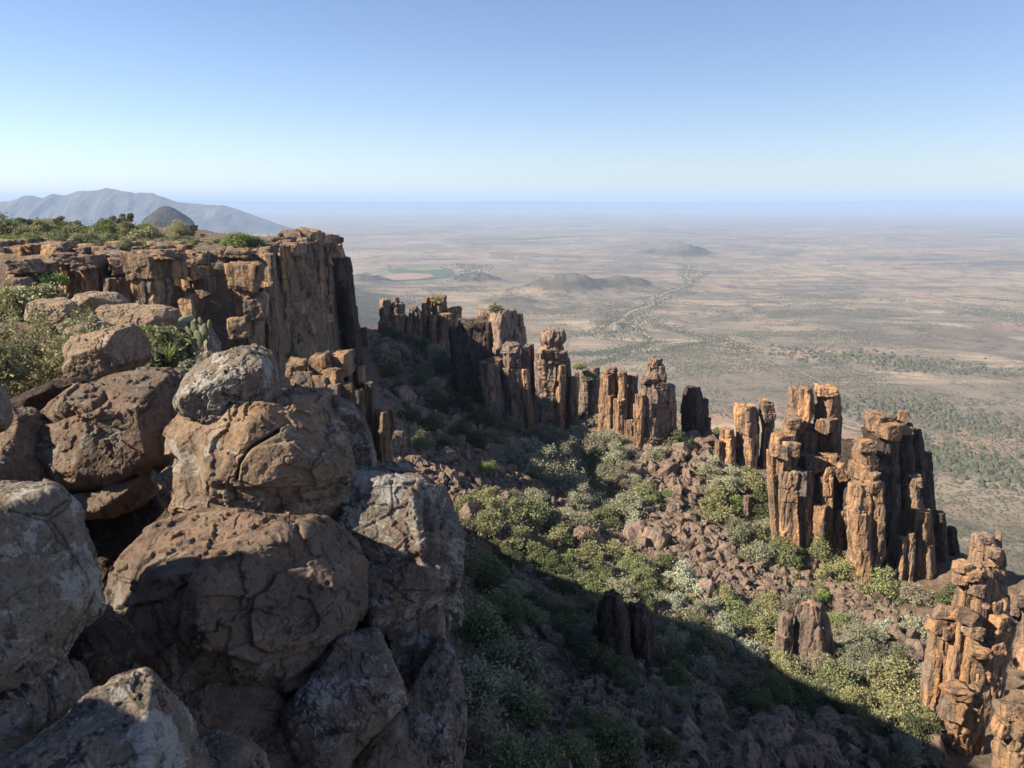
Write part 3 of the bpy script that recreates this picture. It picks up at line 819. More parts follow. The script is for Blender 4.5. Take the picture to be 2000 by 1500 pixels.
boulder([(150, 1000), (240, 985), (320, 975), (345, 1010), (270, 1060), (240, 1090), (228, 1140), (235, 1250), (160, 1260), (120, 1120)], 9.4, 0.9, DARKB,
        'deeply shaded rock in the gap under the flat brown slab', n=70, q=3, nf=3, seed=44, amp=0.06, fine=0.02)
boulder([(118, 712), (132, 700), (131, 672), (150, 656), (190, 650), (225, 645), (262, 641), (281, 655), (291, 680), (291, 705), (270, 718), (215, 735), (170, 748), (140, 748), (125, 730)],
        11.5, 0.85, TAN, 'angular brown boulder with a flat grey side below the green bush', n=100, q=2.9,
        facets=((0.72, 0.05, 0.70, 0.70), (-0.35, 0.75, 0.5, 0.78), (-0.3, -0.3, 0.9, 0.80)), nf=2, seed=52, amp=0.05, fine=0.016)
boulder([(-40, 985), (0, 948), (60, 953), (118, 958), (140, 980), (160, 1010), (172, 1090), (182, 1170), (181, 1215), (140, 1240), (110, 1262), (40, 1300), (-40, 1310)],
        4.2, 0.62, GREYL, 'large pale lichened block filling the left edge of the photo', n=170, q=4.8,
        facets=((-0.1, 0.95, 0.35, 0.86), (0.2, -0.05, 1, 0.84), (0.95, 0.05, 0.4, 0.9)), nf=2, seed=61, amp=0.045, fine=0.03)
boulder([(-40, 1300), (30, 1290), (112, 1262), (125, 1300), (150, 1350), (160, 1402), (100, 1440), (-40, 1470)], 4.1, 0.45, GREYL,
        'pale scaly rock directly beneath the large lichened block', n=110, q=3, nf=4, seed=62, amp=0.06, fine=0.035)
boulder([(128, 1290), (150, 1288), (170, 1310), (186, 1390), (176, 1412), (150, 1402)], 4.6, 0.2, GREYB,
        'narrow grey rock standing between the lichened block and the dark boulder', n=50, q=3, nf=3, seed=63, amp=0.06, fine=0.03)
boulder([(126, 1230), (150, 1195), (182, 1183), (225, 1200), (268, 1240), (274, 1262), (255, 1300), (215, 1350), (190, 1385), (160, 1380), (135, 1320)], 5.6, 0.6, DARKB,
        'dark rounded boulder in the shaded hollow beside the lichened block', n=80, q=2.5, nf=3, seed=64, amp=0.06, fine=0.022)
boulder([(256, 1296), (264, 1290), (290, 1318), (306, 1340), (300, 1346), (280, 1340), (262, 1318)], 5.9, 0.14, GREYB,
        'small tilted stone stuck in the crack left of the bulging boulder', n=36, q=3, nf=3, seed=65, amp=0.08, fine=0.03)
boulder([(-60, 1470), (0, 1455), (80, 1435), (160, 1405), (205, 1370), (270, 1353), (318, 1358), (345, 1400), (370, 1440), (392, 1490), (400, 1580), (-60, 1600)],
        3.3, 0.6, GREYL, 'pale lichen-covered boulder in the bottom left corner', n=170, q=2.6, facets=((0.0, 0.75, 0.65, 0.80), (0.85, 0.2, 0.5, 0.88)), nf=2, seed=66, amp=0.05, fine=0.028)
boulder([(352, 1430), (385, 1426), (440, 1438), (490, 1468), (520, 1500), (525, 1580), (360, 1580)], 4.6, 0.45, GREYB,
        'blue-grey rounded rock at the bottom beside the corner boulder', n=70, q=2.5, nf=3, seed=67, amp=0.05, fine=0.03)
boulder([(-40, 760), (-10, 738), (10, 750), (20, 790), (18, 820), (5, 840), (-40, 845)], 7.0, 0.4, GREYL,
        'grey rounded rock just showing at the left edge below the leafy bush', n=60, q=2.5, nf=3, seed=68, amp=0.06, fine=0.03)
# shelf rocks between the pile and the cliff
boulder([(58, 592), (75, 586), (130, 584), (152, 598), (148, 625), (110, 640), (70, 640), (50, 620)], 22, 1.3, TAN, 'flat-topped brown shelf rock behind the leafy bush', n=70, q=3, facets=((0, 1, 0.1, 0.7),), nf=3, seed=71, amp=0.05)
boulder([(136, 588), (155, 575), (190, 570), (232, 574), (250, 590), (245, 606), (190, 612), (140, 606)], 26, 1.3, TAN, 'low rounded brown rock in front of the recessed cliff wall', n=70, q=2.6, facets=((0, 1, 0.1, 0.75),), nf=3, seed=72, amp=0.05)
boulder([(194, 600), (215, 593), (262, 595), (310, 600), (350, 610), (360, 640), (330, 655), (270, 650), (230, 645), (205, 630)], 21, 1.3, TAN, 'long flat brown slab in front of the yellow-green bush', n=110, q=3, facets=((0.0, 1, 0.12, 0.68), (-.5, .3, .8, .8)), nf=3, seed=73, amp=0.05)
boulder([(122, 640), (150, 634), (205, 632), (230, 645), (220, 664), (170, 668), (130, 660)], 17, 0.8, BROWN, 'small dark shelf rock above the angular brown boulder', n=60, q=3, nf=4, seed=74, amp=0.06)
boulder([(385, 640), (400, 632), (415, 640), (428, 670), (430, 692), (410, 700), (385, 690)], 17, 0.5, GREYB, 'grey rounded rock behind the prickly pear', n=60, q=2.4, nf=3, seed=75, amp=0.05)
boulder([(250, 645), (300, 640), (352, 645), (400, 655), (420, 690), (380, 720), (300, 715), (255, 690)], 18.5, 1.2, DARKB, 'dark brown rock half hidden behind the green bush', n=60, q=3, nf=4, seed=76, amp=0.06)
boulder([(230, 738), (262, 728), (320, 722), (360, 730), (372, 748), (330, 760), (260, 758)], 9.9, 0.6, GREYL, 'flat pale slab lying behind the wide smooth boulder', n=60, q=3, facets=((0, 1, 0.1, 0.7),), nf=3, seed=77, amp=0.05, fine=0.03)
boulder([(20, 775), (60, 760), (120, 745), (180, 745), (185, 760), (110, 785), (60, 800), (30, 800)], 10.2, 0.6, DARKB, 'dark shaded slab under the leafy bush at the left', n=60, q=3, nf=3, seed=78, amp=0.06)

# unseen rocks added left of the viewpoint to throw shade on the lower boulders
def shade_rock(c, r, sc, mat, seed, label):
    rs = np.random.RandomState(seed)
    V, Q = cubesphere(40)
    D = rs.normal(size=(9, 3)); D /= np.linalg.norm(D, axis=1)[:, None]
    D = np.concatenate([D, np.eye(3), -np.eye(3)]); dist = np.r_[rs.uniform(.8, 1.05, 9), np.ones(6)]
    q = (np.maximum((V @ D.T) / dist[None], 1e-3) ** 10).sum(1) ** (-1 / 10)
    P = V * q[:, None]; P = P + P * (.09 * fbm(P * 1.8 + seed, 5, seed))[:, None]
    P = P * r * np.array(sc) + np.array(c)
    place('boulder', (P, Q, np.array(c)), mat, label, 'boulder', 'unseen boulders added beside the viewpoint for shade')
shade_rock((-6.5, 2.9, -2.5), 2.0, (1.0, .95, 1.15), BROWN, 201, 'unseen tall brown boulder added left of the viewpoint to shade the lower boulders')
shade_rock((-5.2, 0.6, -1.9), 1.5, (1.1, 1.0, 1.2), GREYB, 202, 'unseen grey boulder added for shade beside the tall brown one')
# ------------------------------------------------------------------ jointed rock columns, towers and cliffs
def column(prof, y, seed=0, asp=1.0, blocks=None, amp=0.07, cellamp=0.16, cs=1.0, M=84, dz=None, taper_back=0.0, zb=None, toplean=0.0, ground=True, hollows=()):
    """a standing rock column: stacked, jointed, polygonal in plan. prof: (v, u_left, u_right) rows from top to foot"""
    rs = np.random.RandomState(seed)
    prof = np.array(prof, float)
    zr = np.array([z_at(v, y) for v in prof[:, 0]])
    xl = np.array([x_at(u, y, z) for u, z in zip(prof[:, 1], zr)]); xr = np.array([x_at(u, y, z) for u, z in zip(prof[:, 2], zr)])
    zt, zf = zr[0], zr[-1]
    if ground: zf = min(zf, float(gz((xl[-1] + xr[-1]) / 2, y)[0]) - 0.6)
    if zb is not None: zf = min(zf, zb)
    o = np.argsort(zr)
    hwf = lambda z: np.interp(z, zr[o], ((xr - xl) / 2)[o]); xcf = lambda z: np.interp(z, zr[o], ((xr + xl) / 2)[o])
    hm = float(np.mean((xr - xl) / 2))
    H = zt - zf
    # joints
    edges = [zt]
    while edges[-1] > zf:
        h = rs.uniform(0.8, 2.2) * 2 * hm * (0.6 if zt - edges[-1] < 0.28 * H else 2.0)
        if blocks: h = rs.uniform(0.6, 1.4) * H / blocks
        edges.append(edges[-1] - max(h, 0.35))
    edges[-1] = zf
    if len(edges) > 2 and edges[-2] - edges[-1] < 0.3: edges.pop(-2)
    step = dz or max(0.10, min(0.24, H / 90))
    nf0 = rs.randint(5, 8)
    a0 = np.sort(np.linspace(0, 2 * math.pi, nf0, endpoint=False) + rs.uniform(-.35, .35, nf0)) + rs.uniform(0, 6.28)
    d0 = rs.uniform(0.82, 1.0, nf0)
    th = np.linspace(0, 2 * math.pi, M, endpoint=False)
    rings = []
    for bi in range(len(edges) - 1):
        zA, zB = edges[bi], edges[bi + 1]
        h = zA - zB
        aa = a0 + rs.uniform(-.10, .10, nf0); dd = d0 * rs.uniform(0.93, 1.05, nf0)
        sc = rs.uniform(0.90, 1.04) if bi else rs.uniform(0.85, 1.0)
        ox, oy = rs.uniform(-.06, .06) * hm, rs.uniform(-.14, .10) * hm
        e = min(0.06 * hm + 0.03, h * 0.3)
        tz = np.r_[0, 0.25 * e, e, np.arange(e + step, h - e * 0.9, step), h - e, h - 0.25 * e, h]
        rad = 1 - np.where(tz < e, (1 - tz / e) ** 2 * 0.06, 0) - np.where(tz > h - e, (1 - (h - tz) / e) ** 2 * 0.05, 0)
        if bi == 0:
            tz = np.r_[0, 0.0, 0.0, tz]; rad = np.r_[0.02, 0.35, 0.68, rad]
        c = np.cos(th[:, None] - aa[None]) / dd[None]
        r = (np.maximum(c, 1e-3) ** 16).sum(1) ** (-1 / 16)
        lx = r * np.cos(th); ly = r * np.sin(th)
        lx = (lx - (lx.max() + lx.min()) / 2) / ((lx.max() - lx.min()) / 2)
        ly = ly / np.abs(ly).max()
        for t, q in zip(tz, rad):
            z = zA - t
            hw = hwf(z); xc = xcf(z)
            rings.append(np.c_[xc + ox + lx * hw * sc * q, y + oy + ly * hw * asp * sc * q + taper_back * (zA - zf) * 0, np.full(M, z) + (toplean * ly * hw if bi == 0 and t < e else 0)])
    V = np.concatenate(rings); n = len(rings)
    i = np.arange(n * M).reshape(n, M); j = np.roll(i, -1, 1)
    Q = np.stack([i[:-1], j[:-1], j[1:], i[1:]], -1).reshape(-1, 4)[:, ::-1]
    N = vnormals(V, Q)
    off = rs.uniform(0, 99, 3)
    k = 1.0 / (cs * max(hm, 0.5))
    wz = V + 0.25 * hm * np.stack([fbm(V * k * 1.2 + q, 3, seed + 31) for q in (3, 17, 41)], -1) * np.array([.6, .6, 2.0])
    d1, d2, ci = cells(wz * np.array([k * 1.5, k * 1.5, k * 0.24]) + off, seed)
    disp = cellamp * hm * (ci - .55) * 1.0
    disp -= 0.11 * hm * sstep(0.12, 0.0, d2 - d1)
    f1, f2, fi = cells(wz * np.array([k * 3.0, k * 3.0, k * 1.1]) + off + 31, seed + 11)
    disp += 0.42 * cellamp * hm * (fi - .5) - 0.03 * hm * sstep(0.10, 0.0, f2 - f1)
    disp += amp * hm * fbm(V * np.array([k, k, k * 0.6]) * 1.7 + off, 4, seed + 1)
    disp += 0.035 * hm * fbm(V * np.array([3.2, 3.2, 0.55]) / max(hm, .6) * 1.6 + off, 3, seed + 2)
    topw = N[:, 2] > 0.6
    disp = np.where(topw, disp * 0.8 + 0.10 * hm * fbm(V * k * 2.2 + off, 3, seed + 4), disp)
    V = V + N * disp[:, None]
    for hu, hv, hr, hd in hollows:
        u, v, fw = proj(V); m = (N[:, 1] < 0.1)
        q_ = np.hypot(u - hu, (v - hv) * .85) / hr + .25 * fbm(V * 2.5, 3, 5)
        V[:, 1] += np.where(m, hd * sstep(1.15, .75, q_), 0)
    return V, Q, np.array([xcf(zf), y, zf])

def block(u, v, w, h, y, seed=0, asp=1.0, n=20, p=36, rot=None, amp=0.05):
    """loose joint block: rounded irregular polyhedron centred on a photo pixel at distance y"""
    rs = np.random.RandomState(seed)
    V, Q = cubesphere(n)
    z = z_at(v, y); fw = y * CP - z * SP
    hx, hz = w / 2 / F * fw, h / 2 / F * fw; hy = hx * asp
    R = rot if rot is not None else rs.uniform(-.12, .12)
    dirs = [np.array(q, float) + rs.normal(size=3) * 0.12 for q in [(1, 0, 0), (-1, 0, 0), (0, 1, 0), (0, -1, 0), (0, 0, 1), (0, 0, -1)]]
    for _ in range(rs.randint(1, 4)): dirs.append(rs.normal(size=3) / 0.9)
    D = np.array([d / np.linalg.norm(d) for d in dirs]); dist = np.r_[np.ones(6) * 1.0, rs.uniform(1.05, 1.3, len(D) - 6)]
    c = np.maximum((V @ D.T) / dist[None], 1e-3)
    r = (c ** p).sum(1) ** (-1 / p)
    P = V * r[:, None]
    o3 = rs.uniform(0, 30)
    g1, g2, gi = cells(P * 1.7 + o3, seed + 2)
    P = P + P * (amp * 1.3 * fbm(P * 2.2 + o3, 4, seed) + 0.13 * (gi - .5) - .05 * sstep(.1, 0, g2 - g1))[:, None]
    ca, sa = math.cos(R), math.sin(R)
    P = P * np.array([hx, hy, hz])
    yaw = rs.uniform(-.4, .4); cy_, sy_ = math.cos(yaw), math.sin(yaw)
    P = np.c_[P[:, 0] * cy_ - P[:, 1] * sy_, P[:, 0] * sy_ + P[:, 1] * cy_, P[:, 2]]
    P = np.c_[P[:, 0] * ca - P[:, 2] * sa, P[:, 1], P[:, 0] * sa + P[:, 2] * ca]
    ctr = np.array([x_at(u, y, z), y, z])
    return P + ctr, Q, ctr

_sd = [100]
def tower(label, mat, y, cols, blocks=(), name='rock_tower', cat='rock tower', group=None, base_v=None):
    """one standing group of columns. cols: (profile, dy, options); blocks: (u, v, w, h, dy[, rot])"""
    allu = [r for c in cols for r in c[0]]
    vb = max(r[0] for r in allu); ub = np.mean([(r[1] + r[2]) / 2 for r in allu])
    zb = z_at(vb, y)
    t = empty(name, (x_at(ub, y, zb), y, zb), label, cat, group)
    for c in cols:
        opt = dict(c[2]) if len(c) > 2 else {}
        _sd[0] += 7
        m = opt.pop('mat', mat); pn = opt.pop('part', 'column')
        opt.setdefault('seed', _sd[0])
        g = column(c[0], y + c[1], **opt)
        place(pn, g, m, parent=t)
    for b in blocks:
        _sd[0] += 7
        if b[2] / b[3] > 2.15: continue
        g = block(b[0], b[1], b[2], b[3], y + b[4], seed=_sd[0], rot=b[5] if len(b) > 5 else None)
        place('loose_block', g, mat, parent=t)
    return t

def C(vt, vb, uL, uR, dy=0.0, uLb=None, uRb=None, **kw):
    return ([(vt, uL, uR), (vb, uL if uLb is None else uLb, uR if uRb is None else uRb)], dy, kw)
def CPF(prof, dy=0.0, **kw):
    return (prof, dy, kw)

def ydist(u, v, d): return float(pt(u, v, d)[1])

# --- far group across the gorge
tower('farthest small red rock tower, beside the end of the big cliff', TOWER_R, ydist(768, 650, 126),
      [C(584, 652, 741, 765, 0), C(592, 660, 762, 794, 0.6), CPF([(581, 768, 780), (600, 766, 784)], 1.2), C(628, 660, 738, 768, -1.0), C(595, 650, 752, 790, 2.5)],
      [(775, 598, 22, 10, .3)])
tower('short stubby red rock tower standing between two taller far towers', TOWER_R, ydist(806, 668, 122),
      [C(604, 672, 797, 822, 0), C(618, 676, 788, 806, -.8), C(608, 665, 806, 826, 1.0)], [(808, 602, 16, 8, 0)])
tower('far slim-topped red rock tower with a green patch on its block summit', TOWER_O, ydist(865, 690, 117),
      [CPF([(577, 842, 873), (610, 840, 876), (682, 838, 880)], 0), C(580, 680, 829, 842, -.5), C(592, 684, 823, 836, -1.2), C(602, 690, 866, 906, .5, 862, 900),
       C(615, 692, 836, 858, -1.5), C(612, 700, 858, 884, -1.8), C(598, 680, 880, 902, 2.0)], [(890, 606, 20, 12, 0), (856, 584, 26, 14, -1.0)])
tower('wide flat-topped dark massif, the broadest rock block across the gorge', TOWER_R, ydist(950, 790, 100),
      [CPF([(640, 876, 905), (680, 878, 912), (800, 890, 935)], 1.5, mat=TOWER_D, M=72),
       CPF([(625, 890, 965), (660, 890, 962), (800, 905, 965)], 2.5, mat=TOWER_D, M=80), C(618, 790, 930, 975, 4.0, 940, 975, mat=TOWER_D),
       CPF([(604, 955, 1012), (625, 948, 1018), (700, 955, 1028), (800, 975, 1030)], 1.5, M=80), C(612, 780, 985, 1024, 3.0, 1000, 1036),
       C(606, 760, 925, 985, 7.0), C(640, 760, 880, 920, 5.0)],
      [(905, 628, 40, 14, 1.5), (950, 612, 40, 14, 3), (985, 606, 40, 12, 2)], base_v=800)
tower('stepped pair of orange-footed columns standing in front of the dark massif', TOWER_R, ydist(1000, 830, 93),
      [CPF([(672, 980, 1016), (700, 978, 1020), (760, 985, 1020), (835, 992, 1032)], -.5, mat=TOWER_R), C(676, 835, 1016, 1036, 0, 1028, 1046), C(722, 850, 1018, 1034, -1.4, 1030, 1048, mat=TOWER_O),
       C(706, 772, 936, 978, -.5, 944, 985), C(700, 780, 950, 984, .8, 955, 990), C(735, 780, 932, 950, -1.2, 945, 965), C(672, 800, 1024, 1044, 1.2, 1034, 1052)],
      [(997, 680, 30, 14, -.5), (1002, 694, 32, 14, -.8), (962, 712, 26, 12, -.5)])
tower('knobbly tower with a wide boulder head on a narrow neck', TOWER_R, ydist(1082, 830, 92),
      [CPF([(644, 1058, 1104), (662, 1054, 1106), (672, 1060, 1100), (684, 1056, 1104), (700, 1044, 1106), (730, 1044, 1108), (760, 1050, 1100)], 0.5, blocks=8, cellamp=.28),
       C(712, 838, 1086, 1106, -.8, 1084, 1104, mat=TOWER_O), C(735, 800, 1110, 1130, .2, 1112, 1130, mat=TOWER_O), C(720, 830, 1046, 1066, 0, 1056, 1072),
       C(690, 740, 1042, 1060, -.2), C(740, 810, 1060, 1092, .9, 1062, 1096), C(700, 800, 1098, 1114, 1.6, 1100, 1122)],
      [(1082, 648, 40, 12, .3), (1070, 690, 30, 16, -.5), (1094, 694, 26, 18, -.5)])
tower('low broken rock row with bushes between the knobbly tower and the stepped tower', TOWER_R, ydist(1150, 760, 98),
      [C(722, 770, 1130, 1150, 0), C(717, 775, 1146, 1172, 1), C(728, 780, 1120, 1140, 2)], [(1160, 716, 20, 8, 0)])
tower('stepped flat-topped tower with orange stripes, left of the spired tower', TOWER_O, ydist(1205, 848, 90),
      [C(730, 850, 1170, 1200, 0, 1166, 1200), CPF([(716, 1184, 1206), (728, 1182, 1210), (840, 1180, 1210)], .8), C(726, 846, 1206, 1226, -.4), C(732, 835, 1222, 1246, .6, 1218, 1240),
       C(780, 858, 1196, 1222, -1.4, 1196, 1220), C(820, 856, 1218, 1236, -1.8)], [(1192, 722, 20, 10, .3), (1214, 730, 16, 10, -.3)])
tower('slender spired tower tapering to a square chimney top', TOWER_R, ydist(1280, 878, 83),
      [CPF([(700, 1266, 1294), (722, 1262, 1297), (730, 1256, 1300), (770, 1244, 1304), (800, 1238, 1306), (850, 1240, 1306)], .3, blocks=9, cellamp=.24),
       CPF([(770, 1238, 1262), (820, 1236, 1262), (892, 1238, 1252)], -1.2, mat=TOWER_O), C(752, 850, 1286, 1320, 1.0, 1290, 1320), C(790, 855, 1262, 1284, -.8, mat=TOWER_R),
       C(756, 840, 1300, 1318, 2, 1302, 1322)], [(1276, 706, 22, 10, .2), (1266, 742, 22, 12, -.5), (1288, 752, 22, 14, -.3)])
tower('lone dark rounded pillar standing apart right of the spired tower', TOWER_D, ydist(1355, 852, 86),
      [CPF([(754, 1338, 1370), (764, 1332, 1374), (800, 1326, 1380), (856, 1328, 1386)], 0, asp=.9), C(780, 858, 1356, 1386, 1.0, 1352, 1388)], [])
tower('twin-stemmed pale brown pillar with a small block perched on its right head', TOWER_O, ydist(1458, 905, 80),
      [CPF([(790, 1433, 1476), (805, 1432, 1480), (850, 1438, 1480), (912, 1438, 1478)], 0), CPF([(787, 1480, 1514), (820, 1484, 1514), (835, 1488, 1500), (912, 1484, 1502)], .2),
       C(836, 900, 1406, 1434, -.3, 1402, 1436), C(860, 905, 1396, 1412, -.8), C(800, 900, 1460, 1484, 1.2), C(800, 890, 1490, 1514, 1.4, 1482, 1510)],
      [(1491, 785, 17, 13, .2), (1455, 794, 34, 8, 0)])
# --- the two big orange groups
tower('big orange rock group with two tall turret heads, left of the widest orange group', TOWER_O, ydist(1570, 1065, 68.5),
      [CPF([(757, 1540, 1586), (780, 1538, 1590), (812, 1536, 1590), (830, 1530, 1580)], 2.2, cs=.9), CPF([(753, 1596, 1632), (776, 1594, 1640), (850, 1592, 1642), (900, 1594, 1642)], 2.6),
       CPF([(848, 1504, 1560), (870, 1500, 1562), (900, 1502, 1560), (930, 1504, 1550), (1068, 1514, 1552)], -.6, M=80), CPF([(880, 1498, 1514), (950, 1500, 1518), (1065, 1508, 1522)], -1.2),
       CPF([(918, 1520, 1560), (960, 1520, 1552), (1070, 1524, 1560)], -1.4), CPF([(915, 1544, 1590), (960, 1540, 1594), (1000, 1548, 1590), (1068, 1545, 1584)], -1.0, mat=TOWER_R),
       CPF([(888, 1594, 1640), (905, 1594, 1642), (925, 1600, 1640)], .4), CPF([(928, 1596, 1630), (990, 1592, 1628)], -.8), CPF([(985, 1586, 1622), (1020, 1584, 1624), (1072, 1578, 1622)], -1.4, mat=CLIFF),
       C(840, 910, 1556, 1600, 1.8, mat=TOWER_R), C(830, 1040, 1540, 1600, 3.0, mat=TOWER_R, M=80), C(862, 1040, 1590, 1646, 3.4), C(815, 850, 1530, 1558, .6), C(990, 1068, 1606, 1650, -.2, 1606, 1652, mat=CLIFF)],
      [(1562, 764, 40, 14, 2), (1614, 762, 38, 18, 2.4), (1620, 830, 24, 26, .8), (1604, 832, 22, 24, 1.0), (1585, 905, 46, 30, -.2), (1640, 920, 30, 30, -.6, .45), (1618, 922, 22, 24, -.9),
       (1546, 825, 26, 22, .4), (1520, 880, 30, 26, -1.6), (1542, 876, 28, 28, -1.6)])
tower('widest orange rock group with cube-shaped blocks on top and a shade-darkened right flank', TOWER_O, ydist(1720, 1120, 65),
      [CPF([(858, 1662, 1708), (880, 1660, 1712), (945, 1662, 1712), (1000, 1664, 1712)], -.4), CPF([(942, 1655, 1690), (980, 1650, 1700), (1100, 1656, 1700)], -1.8),
       CPF([(940, 1690, 1722), (1000, 1690, 1728), (1080, 1694, 1726), (1118, 1672, 1716)], -2.0, cellamp=.3), CPF([(1000, 1656, 1690), (1060, 1658, 1694), (1120, 1676, 1700)], -2.4),
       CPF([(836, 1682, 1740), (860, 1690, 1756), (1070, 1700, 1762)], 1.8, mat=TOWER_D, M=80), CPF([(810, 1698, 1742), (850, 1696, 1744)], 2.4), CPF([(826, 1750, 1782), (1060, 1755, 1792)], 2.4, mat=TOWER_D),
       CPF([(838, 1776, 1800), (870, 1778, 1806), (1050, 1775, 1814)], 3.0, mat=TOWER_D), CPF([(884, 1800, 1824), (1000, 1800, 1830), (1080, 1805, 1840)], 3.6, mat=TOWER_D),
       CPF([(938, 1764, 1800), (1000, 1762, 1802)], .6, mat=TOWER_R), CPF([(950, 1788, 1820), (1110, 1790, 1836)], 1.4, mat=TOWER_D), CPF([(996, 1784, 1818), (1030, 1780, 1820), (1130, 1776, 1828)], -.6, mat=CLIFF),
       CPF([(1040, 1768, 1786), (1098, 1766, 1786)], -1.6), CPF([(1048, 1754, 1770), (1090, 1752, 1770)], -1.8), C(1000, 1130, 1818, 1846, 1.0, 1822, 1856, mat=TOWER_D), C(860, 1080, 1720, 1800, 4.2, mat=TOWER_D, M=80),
       C(1030, 1130, 1846, 1868, 1.6, 1850, 1876, mat=TOWER_D), C(945, 1000, 1740, 1758, .6, mat=TOWER_R), C(862, 1080, 1638, 1700, 3.4, mat=TOWER_D)],  # dark columns carry the right flank's shade in their colour
      [(1718, 822, 46, 32, 1.6), (1735, 842, 32, 32, .4), (1762, 815, 16, 26, 2), (1765, 838, 26, 18, 2), (1690, 870, 30, 22, -.8), (1706, 930, 16, 16, -2.4), (1704, 950, 22, 26, -2.4), (1786, 940, 26, 20, .4)])
tower('short orange stub with a thin finger block in the gap behind the near orange pillar', TOWER_R, ydist(1922, 1120, 61),
      [C(1046, 1120, 1900, 1942, 0, 1894, 1945), CPF([(1035, 1943, 1958), (1060, 1942, 1958), (1110, 1938, 1960)], .3), C(1062, 1120, 1890, 1912, .8)], [(1920, 1050, 30, 14, -.2)])
# --- near right
tower('tall near orange pillar at the right edge with a hollow in its upper face', TOWER_O, ydist(1905, 1400, 45),
      [CPF([(1070, 1932, 1958), (1085, 1926, 1962), (1180, 1930, 1964)], 1.0), CPF([(1098, 1896, 1932), (1120, 1886, 1936), (1180, 1872, 1950), (1200, 1862, 1966)], 0.2, blocks=3, cellamp=.2), CPF([(1112, 1878, 1904), (1170, 1868, 1900)], -.5, blocks=2), CPF([(1130, 1898, 1926), (1175, 1894, 1930)], -.7, blocks=2),
       CPF([(1160, 1862, 1966), (1230, 1856, 1968), (1300, 1856, 1966), (1345, 1864, 1964), (1410, 1890, 1948)], 0, M=120, cellamp=.16, amp=.06, asp=.8, cs=.55, hollows=[(1922, 1216, 20, .9), (1925, 1252, 14, .5), (1880, 1196, 10, .5), (1895, 1262, 10, .35)]), CPF([(1196, 1830, 1858), (1260, 1822, 1858), (1300, 1840, 1862)], .6, cellamp=.3),
       CPF([(1330, 1838, 1862), (1420, 1842, 1870)], 1.2), CPF([(1210, 1814, 1836), (1240, 1816, 1850)], 1.0)],
      [(1880, 1106, 26, 18, -.8), (1896, 1122, 28, 24, -.9), (1872, 1130, 20, 18, -.7), (1905, 1150, 26, 26, -.9), (1938, 1080, 22, 18, .5), (1845, 1195, 26, 20, -.2), (1828, 1222, 28, 26, -.2), (1848, 1232, 24, 30, -.4),
       (1900, 1230, 30, 26, -1.5), (1880, 1200, 34, 26, -1.3), (1950, 1215, 30, 30, -1.2), (1944, 1262, 26, 24, -1.3), (1912, 1272, 36, 20, -1.5)])
tower('squat faceted orange pillar in front of the tall near orange pillar', TOWER_O, ydist(1878, 1470, 42),
      [CPF([(1338, 1848, 1906), (1352, 1842, 1914), (1400, 1838, 1918), (1430, 1848, 1916), (1500, 1858, 1914)], 0, M=90, asp=.9), C(1400, 1500, 1900, 1922, .5)],
      [(1868, 1350, 40, 22, -.5), (1858, 1385, 36, 40, -.5), (1895, 1380, 34, 44, -.3)])
tower('pale rock face at the bottom right corner of the photo', CLIFF, ydist(1985, 1500, 39),
      [CPF([(1375, 1962, 2030), (1400, 1950, 2040), (1460, 1938, 2050), (1560, 1940, 2060)], 0, M=90, asp=.8)], [(1970, 1385, 40, 26, -.4), (1995, 1370, 40, 30, 0), (1955, 1420, 30, 34, -.6), (1992, 1420, 40, 36, -.8)])
tower('rock ledge with small bushes cut off by the right edge of the photo', TOWER_R, ydist(1995, 1290, 51),
      [C(1158, 1330, 1984, 2030, 0, 1975, 2040), C(1180, 1340, 1968, 1992, .5, 1962, 1992, mat=TOWER_D), C(1152, 1300, 2005, 2040, 1)], [(1990, 1172, 24, 18, -.3), (1976, 1192, 22, 16, 0)])
# --- on the valley floor
def slab():
    y = ydist(1580, 1275, 51)
    return tower('leaning slab with a flat top and vertical grooves on the sunlit valley floor', TOWER_R, y,
      [CPF([(1176, 1552, 1612), (1200, 1546, 1622), (1285, 1536, 1640)], 0, M=90, blocks=1, asp=.55, cellamp=.05, amp=.05), CPF([(1200, 1524, 1552), (1285, 1514, 1552)], -.2, blocks=2),
       C(1240, 1290, 1512, 1545, -.5)], [], name='leaning_slab', cat='rock slab')
slab()
tower('shadowed twin-peaked rock outcrop rising from the dark gorge bushes', TOWER_D, ydist(1225, 1285, 46),  # dark material deepens the gorge shadow on it
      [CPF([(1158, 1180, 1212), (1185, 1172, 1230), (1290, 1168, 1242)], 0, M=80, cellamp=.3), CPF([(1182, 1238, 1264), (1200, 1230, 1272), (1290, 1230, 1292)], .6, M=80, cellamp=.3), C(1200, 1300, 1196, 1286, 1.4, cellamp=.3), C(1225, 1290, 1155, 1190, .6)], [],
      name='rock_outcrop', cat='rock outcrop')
tower('small two-headed tan outcrop among olive bushes in the lit valley', CLIFF, ydist(1145, 1056, 62),
      [CPF([(1032, 1130, 1158), (1040, 1120, 1162), (1060, 1118, 1164)], 0), C(1034, 1060, 1148, 1172, .4, 1146, 1180)], [], name='rock_outcrop', cat='rock outcrop')
tower('thin short standing stone with rubble at its foot, left of the two-turret group', TOWER_R, ydist(1462, 1020, 72),
      [C(968, 1020, 1452, 1470, 0, 1450, 1474), C(990, 1022, 1478, 1490, .3)], [(1446, 1010, 20, 16, 0)], name='standing_stone', cat='rock pillar')

